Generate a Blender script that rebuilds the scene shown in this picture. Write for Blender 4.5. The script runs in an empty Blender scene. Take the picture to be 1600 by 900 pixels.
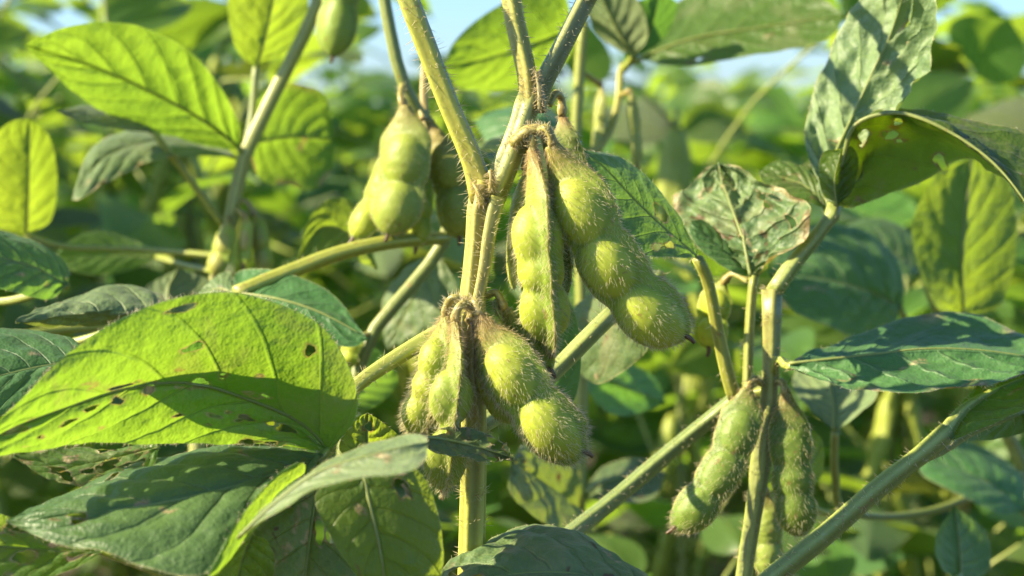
import bpy, math, random
import numpy as np
from mathutils import Vector, Matrix

# ------------------------------------------------------------------ camera, sky, sun, exposure
SC = bpy.context.scene
COL = SC.collection
CM = 0.01                       # everything below is laid out in centimetres
CAM_H = 56.0                    # camera height above the soil, cm
PITCH = math.radians(4.6)       # looking slightly down
FOCUS = 40.0                    # cm to the pods in focus
FPX = 3048.0                    # focal length in photo pixels (1600 wide)

cam_d = bpy.data.cameras.new('camera')
cam_d.sensor_width = 36.0
cam_d.lens = 36.0 * FPX / 1600.0
cam_d.clip_start = 0.02
cam_d.clip_end = 2000.0
cam_d.dof.use_dof = True
cam_d.dof.focus_distance = FOCUS * CM
cam_d.dof.aperture_fstop = 18.0
cam_d.dof.aperture_blades = 0
cam = bpy.data.objects.new('camera', cam_d)
COL.objects.link(cam)
cam.location = (0, 0, CAM_H * CM)
cam.rotation_euler = (math.pi / 2 - PITCH, 0, 0)
SC.camera = cam

SUN_EL = math.radians(33)
SUN_AZ = math.radians(263)      # clockwise from +Y: to the left, a little in front of the plants
to_sun = Vector((math.sin(SUN_AZ) * math.cos(SUN_EL), math.cos(SUN_AZ) * math.cos(SUN_EL), math.sin(SUN_EL)))

world = bpy.data.worlds.new('World')
SC.world = world
world.use_nodes = True
wn = world.node_tree
for n in list(wn.nodes):
    wn.nodes.remove(n)
sky = wn.nodes.new('ShaderNodeTexSky')
sky.sky_type = 'NISHITA'
sky.sun_disc = False
sky.sun_elevation = SUN_EL
sky.sun_rotation = SUN_AZ
sky.air_density = 1.0
sky.dust_density = 0.8
sky.ozone_density = 9.0
sky.altitude = 0.0
bg = wn.nodes.new('ShaderNodeBackground')
bg.inputs['Strength'].default_value = 0.092
wo = wn.nodes.new('ShaderNodeOutputWorld')
wn.links.new(sky.outputs[0], bg.inputs[0])
wn.links.new(bg.outputs[0], wo.inputs[0])

sun_d = bpy.data.lights.new('sun', 'SUN')
sun_d.energy = 5.0
sun_d.angle = math.radians(0.53)
sun_d.color = (1.0, 0.85, 0.57)
sun = bpy.data.objects.new('sun', sun_d)
COL.objects.link(sun)
sun.rotation_euler = (-to_sun).to_track_quat('-Z', 'Y').to_euler()
sun.location = (-3, 1, 4)

SC.view_settings.view_transform = 'Standard'
SC.view_settings.look = 'None'
SC.view_settings.gamma = 1.0
SC.view_settings.use_curve_mapping = False
SC.view_settings.exposure = 1.58
SC.cycles.use_denoising = True
SC.cycles.use_adaptive_sampling = True
SC.cycles.adaptive_threshold = 0.02
SC.cycles.max_bounces = 6
SC.cycles.transmission_bounces = 6
SC.cycles.diffuse_bounces = 4
SC.cycles.sample_clamp_indirect = 6.0

# ------------------------------------------------------------------ layout helpers
_cp, _sp = math.cos(PITCH), math.sin(PITCH)
def P(px, py, d):
    """photo pixel + distance along the view axis (cm) -> place in the field (cm)"""
    x = (px - 800.0) / FPX * d
    v = (450.0 - py) / FPX * d
    return np.array((x, d * _cp + v * _sp, CAM_H - d * _sp + v * _cp))

def fill(pts, d0=None, d1=None):
    """points may miss their depth: interpolate it between the neighbours that have one"""
    n = len(pts)
    d = [p[2] if len(p) > 2 else None for p in pts]
    if d[0] is None: d[0] = d0 if d0 is not None else next(x for x in d if x is not None)
    if d[-1] is None: d[-1] = d1 if d1 is not None else [x for x in d if x is not None][-1]
    idx = [i for i in range(n) if d[i] is not None]
    dd = np.interp(range(n), idx, [d[i] for i in idx])
    return np.array([P(p[0], p[1], q) for p, q in zip(pts, dd)])

def spline(pts, n):
    """Catmull-Rom through pts, resampled by arc length to n points"""
    p = np.asarray(pts, float)
    if len(p) == 2:
        return p[0] + (p[1] - p[0]) * np.linspace(0, 1, n)[:, None]
    e = np.vstack([2 * p[0] - p[1], p, 2 * p[-1] - p[-2]])
    out = []
    for i in range(1, len(e) - 2):
        a, b, c, d = e[i - 1], e[i], e[i + 1], e[i + 2]
        t = np.linspace(0, 1, 24, endpoint=False)[:, None]
        out.append(0.5 * (2 * b + (c - a) * t + (2 * a - 5 * b + 4 * c - d) * t ** 2 + (3 * b - a - 3 * c + d) * t ** 3))
    out.append(p[-1:])
    q = np.vstack(out)
    s = np.concatenate([[0], np.cumsum(np.linalg.norm(np.diff(q, axis=0), axis=1))])
    tt = np.linspace(0, s[-1], n)
    return np.stack([np.interp(tt, s, q[:, k]) for k in range(3)], 1)

def norm(a):
    return a / np.maximum(np.linalg.norm(a, axis=-1, keepdims=True), 1e-9)

def vnoise(x, y, seed=0):
    """smooth value noise in -1..1"""
    r = np.random.RandomState(seed).rand(64, 64) * 2 - 1
    xi, yi = np.floor(x).astype(int), np.floor(y).astype(int)
    fx, fy = x - xi, y - yi
    fx, fy = fx * fx * (3 - 2 * fx), fy * fy * (3 - 2 * fy)
    g = lambda i, j: r[i % 64, j % 64]
    return (g(xi, yi) * (1 - fx) * (1 - fy) + g(xi + 1, yi) * fx * (1 - fy)
            + g(xi, yi + 1) * (1 - fx) * fy + g(xi + 1, yi + 1) * fx * fy)

def sstep(a, b, x):
    t = np.clip((x - a) / (b - a), 0, 1)
    return t * t * (3 - 2 * t)

def mesh_obj(name, verts, faces, mat, parent=None, uv=None, tint=None, smooth=True, kind=None):
    me = bpy.data.meshes.new(name)
    me.from_pydata((np.asarray(verts) * CM).tolist(), [], faces if isinstance(faces, list) else faces.tolist())
    if smooth:
        me.polygons.foreach_set('use_smooth', [True] * len(me.polygons))
    if uv is not None:
        lay = me.uv_layers.new(name='UVMap')
        vi = np.empty(len(me.loops), int)
        me.loops.foreach_get('vertex_index', vi)
        lay.data.foreach_set('uv', np.asarray(uv, float)[vi].ravel())
    if tint is not None:
        at = me.color_attributes.new('tint', 'FLOAT_COLOR', 'POINT')
        c = np.ones((len(me.vertices), 4)); c[:, :3] = tint
        at.data.foreach_set('color', c.ravel())
    me.materials.append(mat)
    me.update()
    o = bpy.data.objects.new(name, me)
    COL.objects.link(o)
    if parent is not None:
        o.parent = parent
        o.matrix_parent_inverse = parent.matrix_basis.inverted()
    if kind:
        o['kind'] = kind
    return o

def thing(name, label, cat, loc=(0, 0, 0), group=None):
    o = bpy.data.objects.new(name, None)
    o.empty_display_size = 0.02
    COL.objects.link(o)
    o.location = Vector(loc) * CM
    o['label'] = label; o['category'] = cat
    if group: o['group'] = group
    return o

# ------------------------------------------------------------------ materials
class NT:
    def __init__(self, name):
        self.m = bpy.data.materials.new(name); self.m.use_nodes = True
        self.t = self.m.node_tree
        for n in list(self.t.nodes): self.t.nodes.remove(n)
        self.out = self.t.nodes.new('ShaderNodeOutputMaterial')
    def n(self, typ, **kw):
        x = self.t.nodes.new('ShaderNode' + typ)
        for k, v in kw.items(): setattr(x, k, v)
        return x
    def link(self, a, b): self.t.links.new(a, b)
    def set(self, sock, v):
        if hasattr(v, 'is_output') or isinstance(v, bpy.types.NodeSocket): self.link(v, sock)
        else: sock.default_value = v
    def math(self, op, a, b=None, c=None, clamp=False):
        x = self.n('Math', operation=op); x.use_clamp = clamp
        for i, v in enumerate((a, b, c)):
            if v is not None: self.set(x.inputs[i], v)
        return x.outputs[0]
    def ss(self, a, b, x):
        m = self.n('MapRange', interpolation_type='SMOOTHSTEP')
        self.set(m.inputs[0], x); m.inputs[1].default_value = a; m.inputs[2].default_value = b
        return m.outputs[0]
    def mix(self, f, a, b, blend='MIX'):
        x = self.n('MixRGB', blend_type=blend)
        for i, v in enumerate((f, a, b)):
            self.set(x.inputs[i], v if not isinstance(v, tuple) else (*v, 1.0) if len(v) == 3 else v)
        return x.outputs[0]
    def noise(self, vec, scale, detail=3.0, rough=0.55, dist=0.0):
        x = self.n('TexNoise'); self.link(vec, x.inputs['Vector'])
        x.inputs['Scale'].default_value = scale; x.inputs['Detail'].default_value = detail
        x.inputs['Roughness'].default_value = rough; x.inputs['Distortion'].default_value = dist
        return x.outputs['Fac']

NV = 6.5      # secondary vein pairs per leaf
VS = 0.30     # how far the veins sweep forward

def leaf_material(name, dark, light, trans, spots=0.0, mottle=0.0, rough=0.42, tfac=0.4, spec=0.4, vein=(0.20, 0.28, 0.07), veinf=0.6, cheap=False):
    k = NT(name)
    uvn = k.n('UVMap'); uvn.uv_map = 'UVMap'
    sep = k.n('SeparateXYZ'); k.link(uvn.outputs[0], sep.inputs[0])
    u = sep.outputs[0]
    v = k.math('MULTIPLY_ADD', sep.outputs[1], 2.0, -1.0)
    a = k.math('ABSOLUTE', v)
    side = k.math('MULTIPLY', k.math('GREATER_THAN', v, 0.0), 0.45)
    obc = k.n('TexCoord').outputs['Object']
    oi = k.n('ObjectInfo').outputs['Random']
    off = k.n('VectorMath', operation='ADD'); k.link(obc, off.inputs[0])
    cmb = k.n('CombineXYZ'); k.link(k.math('MULTIPLY', oi, 7.0), cmb.inputs[0]); k.link(k.math('MULTIPLY', oi, 3.0), cmb.inputs[1])
    k.link(cmb.outputs[0], off.inputs[1])
    co = off.outputs[0]
    wob = 0.0 if cheap else k.math('MULTIPLY', k.math('SUBTRACT', k.noise(co, 60, 1), 0.5), 0.25)
    s = k.math('ADD', k.math('ADD', k.math('MULTIPLY', k.math('SUBTRACT', u, k.math('MULTIPLY', a, VS)), NV), side), wob)
    tri = k.math('MULTIPLY', k.math('ABSOLUTE', k.math('SUBTRACT', k.math('FRACT', s), 0.5)), 2.0)
    v2 = k.math('MULTIPLY', k.ss(0.88, 0.985, tri), k.math('SUBTRACT', 1.0, k.math('MULTIPLY', a, 0.55)))
    v1 = k.math('SUBTRACT', 1.0, k.ss(0.012, 0.045, a))
    vm = vmain = k.math('MAXIMUM', v1, v2)
    if not cheap:
        # netted small veins, warped so that the cells are not straight-sided
        wv = k.n('TexNoise'); k.link(co, wv.inputs['Vector']); wv.inputs['Scale'].default_value = 260.0; wv.inputs['Detail'].default_value = 2.0
        wsc = k.n('VectorMath', operation='SCALE'); k.link(wv.outputs['Color'], wsc.inputs[0]); wsc.inputs['Scale'].default_value = 0.0030
        wad = k.n('VectorMath', operation='ADD'); k.link(co, wad.inputs[0]); k.link(wsc.outputs[0], wad.inputs[1])
        vor = k.n('TexVoronoi', feature='DISTANCE_TO_EDGE'); k.link(wad.outputs[0], vor.inputs['Vector']); vor.inputs['Scale'].default_value = 430.0
        v3 = k.math('SUBTRACT', 1.0, k.ss(0.0, 0.11, vor.outputs['Distance']))
        vmain = vm
        vm = k.math('MAXIMUM', vm, k.math('MULTIPLY', v3, 0.62))
    big = k.noise(co, 28, 1 if cheap else 3, 0.6)
    fine = k.noise(co, 240, 1 if cheap else 3, 0.7)
    base = k.mix(k.ss(0.32, 0.70, big), dark, light)
    base = k.mix(k.math('MULTIPLY', k.ss(0.35, 0.75, fine), 0.35), base, light)
    base = k.mix(k.math('MULTIPLY', vm, veinf), base, vein)
    tr = k.mix(k.math('MULTIPLY', k.ss(0.3, 0.75, fine), 0.35), trans, tuple(c * 0.72 for c in trans))
    tr = k.mix(k.math('MULTIPLY', vm, 0.35), tr, tuple(c * 0.55 for c in trans))
    # thickness varies: the light that comes through is uneven
    tr = k.mix(k.math('MULTIPLY', k.ss(0.35, 0.68, big), 0.45), tr, tuple(c * f for c, f in zip(trans, (0.50, 0.62, 0.6))))
    if not cheap:
        rim = k.math('MULTIPLY', k.ss(0.970, 0.992, a), 0.65)
        base = k.mix(rim, base, (0.36, 0.36, 0.16))
    if mottle:
        mo = k.math('MULTIPLY', k.ss(0.50, 0.66, k.noise(co, 75, 3, 0.7, 0.6)), mottle)
        base = k.mix(mo, base, (0.26, 0.27, 0.13)); tr = k.mix(mo, tr, (0.34, 0.30, 0.06))
    if spots:
        sp = k.math('MULTIPLY', k.ss(0.66 - 0.06 * spots, 0.72 - 0.06 * spots, k.noise(co, 150, 2, 0.6, 0.8)), k.ss(0.42, 0.58, k.noise(co, 30, 2)))
        base = k.mix(sp, base, (0.13, 0.085, 0.035)); tr = k.mix(sp, tr, (0.10, 0.055, 0.012))
    if not cheap:
        sc_ = k.n('Attribute'); sc_.attribute_name = 'scar'
        scn = k.math('MULTIPLY', sc_.outputs['Fac'], k.math('MULTIPLY_ADD', fine, 1.2, 0.35), clamp=True)
        base = k.mix(scn, base, k.mix(k.ss(0.4, 0.6, fine), (0.16, 0.105, 0.04), (0.42, 0.35, 0.18))); tr = k.mix(scn, tr, (0.34, 0.24, 0.06))
    hsv = k.n('HueSaturation'); hsv.inputs['Saturation'].default_value = 1.0
    k.link(k.math('MULTIPLY_ADD', oi, 0.03, 0.485), hsv.inputs['Hue']); k.link(k.math('MULTIPLY_ADD', oi, 0.35, 0.83), hsv.inputs['Value'])
    k.link(base, hsv.inputs['Color'])
    hs2 = k.n('HueSaturation'); k.link(k.math('MULTIPLY_ADD', oi, 0.03, 0.485), hs2.inputs['Hue']); k.link(tr, hs2.inputs['Color'])
    bh = k.math('ADD', k.math('MULTIPLY', fine, 1.3), k.math('MULTIPLY', vmain, -0.6))
    bump = k.n('Bump'); bump.inputs['Strength'].default_value = 0.7; bump.inputs['Distance'].default_value = 0.0010
    k.link(bh, bump.inputs['Height'])
    pr = k.n('BsdfPrincipled'); k.link(hsv.outputs[0], pr.inputs['Base Color'])
    k.set(pr.inputs['Roughness'], k.math('MULTIPLY_ADD', fine, 0.3, rough - 0.12)); pr.inputs['Specular IOR Level'].default_value = spec
    pr.inputs['Sheen Weight'].default_value = 0.05; pr.inputs['Sheen Roughness'].default_value = 0.4
    tl = k.n('BsdfTranslucent'); k.link(hs2.outputs[0], tl.inputs['Color'])
    if not cheap:
        k.link(bump.outputs[0], pr.inputs['Normal']); k.link(bump.outputs[0], tl.inputs['Normal'])
    mx = k.n('MixShader'); mx.inputs[0].default_value = tfac
    k.link(pr.outputs[0], mx.inputs[1]); k.link(tl.outputs[0], mx.inputs[2]); k.link(mx.outputs[0], k.out.inputs[0])
    return k.m

M = {}
M['fresh'] = leaf_material('leaf_fresh', (0.050, 0.115, 0.018), (0.085, 0.165, 0.028), (0.40, 0.58, 0.035), tfac=0.48)
M['chewed'] = leaf_material('leaf_chewed', (0.050, 0.115, 0.018), (0.085, 0.165, 0.028), (0.40, 0.58, 0.035), mottle=0.30, tfac=0.48)
M['deep'] = leaf_material('leaf_deep', (0.048, 0.125, 0.036), (0.092, 0.195, 0.056), (0.26, 0.48, 0.045), tfac=0.36, spec=0.4, rough=0.45, vein=(0.11, 0.19, 0.08))
M['worn'] = leaf_material('leaf_worn', (0.065, 0.125, 0.042), (0.135, 0.195, 0.075), (0.26, 0.36, 0.035), spots=0.5, mottle=0.4, tfac=0.32, spec=0.45, rough=0.5)
M['pale'] = leaf_material('leaf_pale_sunlit', (0.110, 0.175, 0.070), (0.190, 0.250, 0.115), (0.28, 0.36, 0.05), mottle=0.12, tfac=0.28, spec=0.4, rough=0.5)  # paleness from sun and sheen, put into the base colour
M['field'] = leaf_material('leaf_field', (0.048, 0.120, 0.022), (0.092, 0.185, 0.036), (0.44, 0.66, 0.045), tfac=0.46, cheap=True)

def tint_material(name, rough=0.4, spec=0.4, trans=0.25, tcol=(0.55, 0.60, 0.08), bumpscale=420, bumpd=0.0004, sss=0.0, streak=False):
    k = NT(name)
    at = k.n('Attribute'); at.attribute_name = 'tint'
    obc = k.n('TexCoord').outputs['Object']
    nz = k.noise(obc, 170, 4, 0.6)
    col = k.mix(k.math('MULTIPLY', k.ss(0.3, 0.75, nz), 0.30), at.outputs['Color'], k.mix(1.0, at.outputs['Color'], (0.62, 0.66, 0.5), 'MULTIPLY'))
    n2 = k.noise(obc, 900, 3, 0.6)
    col = k.mix(k.math('MULTIPLY', k.ss(0.55, 0.75, n2), 0.25), col, k.mix(0.6, col, (0.6, 0.6, 0.35)))
    n3 = k.noise(obc, 520, 2, 0.6)
    col = k.mix(k.math('MULTIPLY', k.ss(0.64, 0.72, n3), 0.55), col, (0.24, 0.14, 0.05))
    bump = k.n('Bump'); bump.inputs['Strength'].default_value = 0.4; bump.inputs['Distance'].default_value = bumpd
    k.link(k.noise(obc, bumpscale, 2, 0.6), bump.inputs['Height'])
    pr = k.n('BsdfPrincipled'); k.link(col, pr.inputs['Base Color'])
    pr.inputs['Roughness'].default_value = rough; pr.inputs['Specular IOR Level'].default_value = spec
    if sss:
        pr.inputs['Subsurface Weight'].default_value = sss
        pr.inputs['Subsurface Radius'].default_value = (0.0032, 0.0030, 0.0006)
        pr.inputs['Subsurface Scale'].default_value = 1.0
    k.link(bump.outputs[0], pr.inputs['Normal'])
    if trans:
        tl = k.n('BsdfTranslucent'); tl.inputs['Color'].default_value = (*tcol, 1)
        mx = k.n('MixShader'); mx.inputs[0].default_value = trans
        k.link(pr.outputs[0], mx.inputs[1]); k.link(tl.outputs[0], mx.inputs[2]); k.link(mx.outputs[0], k.out.inputs[0])
    else:
        k.link(pr.outputs[0], k.out.inputs[0])
    return k.m

M['pod'] = tint_material('pod_skin', rough=0.5, spec=0.28, trans=0.0, sss=0.45)
M['stem'] = tint_material('stem_skin', rough=0.42, spec=0.4, trans=0.0, sss=0.15)
M['hair'] = tint_material('hair', rough=0.35, spec=0.5, trans=0.55, tcol=(0.88, 0.82, 0.55))
M['midrib'] = tint_material('midrib', rough=0.45, trans=0.25)

def soil_material():
    k = NT('soil')
    obc = k.n('TexCoord').outputs['Object']
    n1 = k.noise(obc, 9, 3, 0.65); n2 = k.noise(obc, 70, 2, 0.6)
    col = k.mix(n1, (0.030, 0.022, 0.012), (0.070, 0.050, 0.028))
    col = k.mix(k.math('MULTIPLY', k.ss(0.55, 0.7, n2), 0.5), col, (0.09, 0.068, 0.04))
    bump = k.n('Bump'); bump.inputs['Strength'].default_value = 0.9; bump.inputs['Distance'].default_value = 0.02
    k.link(k.math('ADD', n1, k.math('MULTIPLY', n2, 0.4)), bump.inputs['Height'])
    pr = k.n('BsdfPrincipled'); k.link(col, pr.inputs['Base Color']); pr.inputs['Roughness'].default_value = 0.95
    k.link(bump.outputs[0], pr.inputs['Normal']); k.link(pr.outputs[0], k.out.inputs[0])
    return k.m
M['soil'] = soil_material()

# ------------------------------------------------------------------ builders
RNG = np.random.RandomState(7)

def hairs(name, pos, nrm, length, rad, parent, color, jit=0.35, flow=None, flowf=0.3, rng=RNG):
    """curved tapered hairs, one mesh"""
    n = len(pos)
    if n == 0: return None
    d = nrm + rng.normal(0, jit, (n, 3))
    if flow is not None: d = d + flow * flowf
    d = norm(d)
    L = (length * rng.uniform(0.55, 1.15, n))[:, None]
    a = norm(np.cross(d, rng.normal(0, 1, (n, 3)))); b = np.cross(d, a)
    bend = a * (rng.uniform(-0.22, 0.22, n)[:, None]) * L
    r = (rad * rng.uniform(0.7, 1.2, n))[:, None]
    V = np.empty((n, 7, 3))
    for i in range(3):
        c, s = math.cos(i * 2.0944), math.sin(i * 2.0944)
        o = a * c + b * s
        V[:, i] = pos - d * 0.02 + o * r
        V[:, 3 + i] = pos + d * L * 0.55 + bend * 0.3 + o * r * 0.7
    V[:, 6] = pos + d * L + bend
    base = (np.arange(n) * 7)[:, None]
    q = np.array([[0, 1, 4, 3], [1, 2, 5, 4], [2, 0, 3, 5]])
    t = np.array([[3, 4, 6], [4, 5, 6], [5, 3, 6]])
    faces = (base[:, :, None] + q[None]).reshape(-1, 4).tolist() + (base[:, :, None] + t[None]).reshape(-1, 3).tolist()
    col = np.asarray(color, float)
    if col.ndim == 1: col = np.tile(col, (n, 1))
    col = col * rng.uniform(0.75, 1.15, (n, 1))
    return mesh_obj(name, V.reshape(-1, 3), faces, M['hair'], parent, tint=np.repeat(col, 7, 0), kind='stuff')

GREEN = (0.27, 0.32, 0.055)
def tube(name, pts, r0, r1, parent, color=GREEN, color2=None, mat='stem', nl=None, ns=16, ridges=5, ridge=0.12, hair=0, hairlen=0.2,
         swell=(), seed=0, haircol=(0.78, 0.70, 0.48), redends=0.0):
    """tapered, ridged stem swept along pts"""
    pts = np.asarray(pts)
    nl = nl or max(8, int(np.linalg.norm(np.diff(pts, axis=0), axis=1).sum() / 0.25))
    nl = min(nl, 90)
    c = spline(pts, nl)
    T = norm(np.gradient(c, axis=0))
    up = np.array((0.2, -1.0, 0.1)); N = np.empty_like(T)
    n0 = norm(up - T[0] * (up @ T[0]))
    for i in range(nl):
        n0 = n0 - T[i] * (n0 @ T[i]); n0 = n0 / np.linalg.norm(n0); N[i] = n0
    B = np.cross(T, N)
    t = np.linspace(0, 1, nl)
    r = r0 + (r1 - r0) * t
    for (tc, w, amt) in swell: r = r * (1 + amt * np.exp(-((t - tc) / w) ** 2))
    r = r * (1 + 0.03 * vnoise(t * 14, t * 0 + seed, seed))
    th = np.linspace(0, 2 * math.pi, ns, endpoint=False)
    rr = r[:, None] * (1 + ridge * np.cos(th * ridges + t[:, None] * 0 + seed))
    V = c[:, None] + N[:, None] * (rr * np.cos(th))[:, :, None] + B[:, None] * (rr * np.sin(th))[:, :, None]
    i, j = np.meshgrid(np.arange(nl - 1), np.arange(ns), indexing='ij')
    j2 = (j + 1) % ns
    F = np.stack([i * ns + j, i * ns + j2, (i + 1) * ns + j2, (i + 1) * ns + j], -1).reshape(-1, 4).tolist()
    F.append(list(range(ns - 1, -1, -1))); F.append(list(range((nl - 1) * ns, nl * ns)))
    c1 = np.asarray(color); c2 = np.asarray(color2 if color2 is not None else color)
    tint = c1 + (c2 - c1) * t[:, None, None]
    tint = np.broadcast_to(tint, (nl, ns, 3)).copy()
    groove = np.cos(th * ridges + t[:, None] * 0 + seed)[:, :, None] * 0.5 + 0.5
    tint = tint * (0.62 + 0.38 * groove) + np.array((0.06, 0.055, 0.02)) * sstep(0.6, 1, groove)
    if redends:
        e = (np.exp(-(t / 0.06) ** 2) + np.exp(-((1 - t) / 0.06) ** 2))[:, None, None] * redends
        tint = tint * (1 - e) + np.array((0.30, 0.17, 0.05)) * e
    o = mesh_obj(name, V.reshape(-1, 3), F, M[mat], parent, tint=tint.reshape(-1, 3))
    if hair:
        rng = np.random.RandomState(seed + 11)
        k = int(1.9 * hair * np.linalg.norm(np.diff(c, axis=0), axis=1).sum())
        ii = rng.randint(0, nl, k); aa = rng.uniform(0, 2 * math.pi, k)
        nn = N[ii] * np.cos(aa)[:, None] + B[ii] * np.sin(aa)[:, None]
        pos = c[ii] + nn * r[ii][:, None] + T[ii] * rng.uniform(-.12, .12, k)[:, None]
        hairs('stem_hairs', pos, nn, hairlen, 0.0058, o, haircol, 0.34, -T[ii], 0.25, rng)
    return o

def leaf(parent, mid, left, right, mat='fresh', nu=56, nv=40, relief=0.05, wave=0.05, bulge=0.12, holes=(), chew=0.0, seed=0, rib=True, ribr=0.05,
         edgehair=0, crinkle=0.02, flip=1.0, label=None, px=True, name='leaf', scars=0, nibble=0):
    """leaf surface lofted over its midrib and its two margins, with vein relief, holes and a chewed margin"""
    if px:
        d0 = mid[0][2]; d1 = [p[2] for p in mid if len(p) > 2][-1]
        m = fill(mid)
        le = np.vstack([m[:1], fill([mid[0]] + list(left) + [tuple(mid[-1][:2]) + (d1,)])[1:-1], m[-1:]])
        ri = np.vstack([m[:1], fill([mid[0]] + list(right) + [tuple(mid[-1][:2]) + (d1,)])[1:-1], m[-1:]])
    else:
        m = np.asarray(mid, float); le = np.vstack([m[:1], left, m[-1:]]); ri = np.vstack([m[:1], right, m[-1:]])
    Mc, Lc, Rc = spline(m, nu + 1), spline(le, nu + 1), spline(ri, nu + 1)
    v = np.linspace(-1, 1, nv + 1); u = np.linspace(0, 1, nu + 1)
    av = np.abs(v)[None, :, None]
    edge = np.where((v < 0)[None, :, None], Lc[:, None], Rc[:, None])
    G = Mc[:, None] * (1 - av) + edge * av
    wdt = np.linalg.norm(edge - Mc[:, None], axis=2)
    def normals(G):
        gu = np.gradient(G, axis=0); gv = np.gradient(G, axis=1)
        n = np.cross(gu, gv); l = np.linalg.norm(n, axis=2)
        n[0] = n[1]; n[-1] = n[-2]
        return norm(n) * flip
    n = normals(G)
    # the halves bulge a little between rib and margin
    a = np.abs(v)[None, :]
    G = G + n * (bulge * wdt * 4 * a * (1 - a) * 0.5)[:, :, None]
    U, Vv = np.meshgrid(u, v, indexing='ij')
    A = np.abs(Vv)
    sd = (Vv > 0) * 0.45
    ph = NV * (U - VS * A) + sd + 0.12 * vnoise(U * 5 + seed, A * 3, seed)
    fr = ph - np.floor(ph)
    fade = sstep(0, 0.12, A) * (1 - 0.5 * sstep(0.7, 1.0, A)) * sstep(0, 0.08, U) * sstep(1, 0.9, U)
    puff = np.sin(math.pi * fr) ** 0.7 - 0.5
    h = relief * puff * fade - relief * 0.7 * np.exp(-(A / 0.06) ** 2)
    L = np.linalg.norm(np.diff(Mc, axis=0), axis=1).sum(); W = wdt.max()
    h = h + crinkle * (vnoise(U * L * 2.2, Vv * W * 2.2 + 9, seed + 1) + 0.6 * vnoise(U * L * 4.6, Vv * W * 4.6 + 3, seed + 2)) * sstep(0, 0.1, A)
    h = h + wave * A ** 2 * vnoise(U * L * 0.55 + seed, np.sign(Vv) * 7 + 0.0 * U, seed + 3) * sstep(0, .1, U) * sstep(1, .9, U) * 2
    G = G + normals(G) * h[:, :, None]
    if chew:                        # uneven, nibbled margin
        sgn = np.sign(Vv)
        e = chew * np.maximum(0, vnoise(U * L * 2.6, sgn * 5, seed + 4) + 0.3 * vnoise(U * L * 7, sgn * 3, seed + 5)) * A ** 3
        G = G * (1 - e[:, :, None]) + Mc[:, None] * e[:, :, None]
    # holes: (u, v, ru, rv)
    keep = np.ones((nu, nv), bool)
    scar = np.zeros_like(U)
    rs = np.random.RandomState(seed + 77)
    holes = list(holes)
    for _ in range(nibble):         # small scattered insect holes, in loose groups
        cu, cv = rs.uniform(0.1, 0.9), rs.uniform(-0.9, 0.9)
        for _q in range(rs.randint(1, 5)):
            r0 = rs.uniform(0.05, 0.15)
            holes.append((np.clip(cu + rs.normal(0, 0.04), 0.05, 0.95), np.clip(cv + rs.normal(0, 0.10), -0.95, 0.95), r0 / L * rs.uniform(0.6, 1.8), r0 / W * rs.uniform(0.6, 1.6)))
    for _ in range(scars):          # gnawed, browned trails
        cu, cv, an = rs.uniform(0.08, 0.92), rs.uniform(-0.9, 0.9), rs.uniform(0, 6.28)
        for _q in range(rs.randint(3, 12)):
            an += rs.normal(0, 0.9); cu += math.cos(an) * 0.075 / L; cv += math.sin(an) * 0.075 / W
            rr = np.hypot((U - cu) * L, (Vv - cv) * W) / rs.uniform(0.03, 0.065)
            scar = np.maximum(scar, 1 - sstep(0.5, 1.2, rr))
    if chew:
        scar = np.maximum(scar, sstep(0.80, 1.0, A) * sstep(-0.2, 0.5, vnoise(U * L * 2.6, np.sign(Vv) * 5, seed + 4)) * 1.2)
    for hi, (hu, hv, hru, hrv) in enumerate(holes):
        du, dv = U - hu, Vv - hv
        ang = np.arctan2(dv / hrv, du / hru)
        lim = 1 + 0.25 * np.sin(2 * ang + hi) + 0.16 * np.sin(3 * ang + 2 * hi) + 0.08 * np.sin(7 * ang)
        rr = np.hypot(du / hru, dv / hrv) / lim
        inside = rr < 1
        scar = np.maximum(scar, 1 - sstep(1.0, 1.0 + 0.045 / max(hru * L, 0.03), rr))
        allin = inside[:-1, :-1] & inside[1:, :-1] & inside[:-1, 1:] & inside[1:, 1:]
        keep &= ~allin
        # pull the rim vertices out to the hole's outline
        gu = np.gradient(G, 1.0 / nu, axis=0); gv = np.gradient(G, 2.0 / nv, axis=1)
        f = np.where(inside & (rr > 0.05), 1 / np.maximum(rr, 0.35) - 1, 0)
        G = G + gu * (du * f)[:, :, None] + gv * (dv * f)[:, :, None]
    idx = np.arange((nu + 1) * (nv + 1)).reshape(nu + 1, nv + 1)
    F = np.stack([idx[:-1, :-1], idx[1:, :-1], idx[1:, 1:], idx[:-1, 1:]], -1)[keep]
    uv = np.stack([U, Vv * 0.5 + 0.5], -1).reshape(-1, 2)
    used = np.unique(F)
    remap = -np.ones(len(uv), int); remap[used] = np.arange(len(used))
    o = mesh_obj(name, G.reshape(-1, 3)[used], remap[F].tolist(), M[mat], parent, uv=uv[used])
    if scars or nibble or chew or len(holes):
        at = o.data.attributes.new('scar', 'FLOAT', 'POINT'); at.data.foreach_set('value', scar.reshape(-1)[used].astype(np.float32))
    if label: o['label'] = label
    if rib:
        c = G[:, nv // 2]
        k = max(6, min(40, nu // 2))
        midrib = tube('midrib', spline(c[: int(nu * 0.97)], k), ribr, ribr * 0.2, o, color=(0.30, 0.36, 0.10), mat='midrib', nl=k, ns=6, ridges=2, ridge=0.0)
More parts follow.
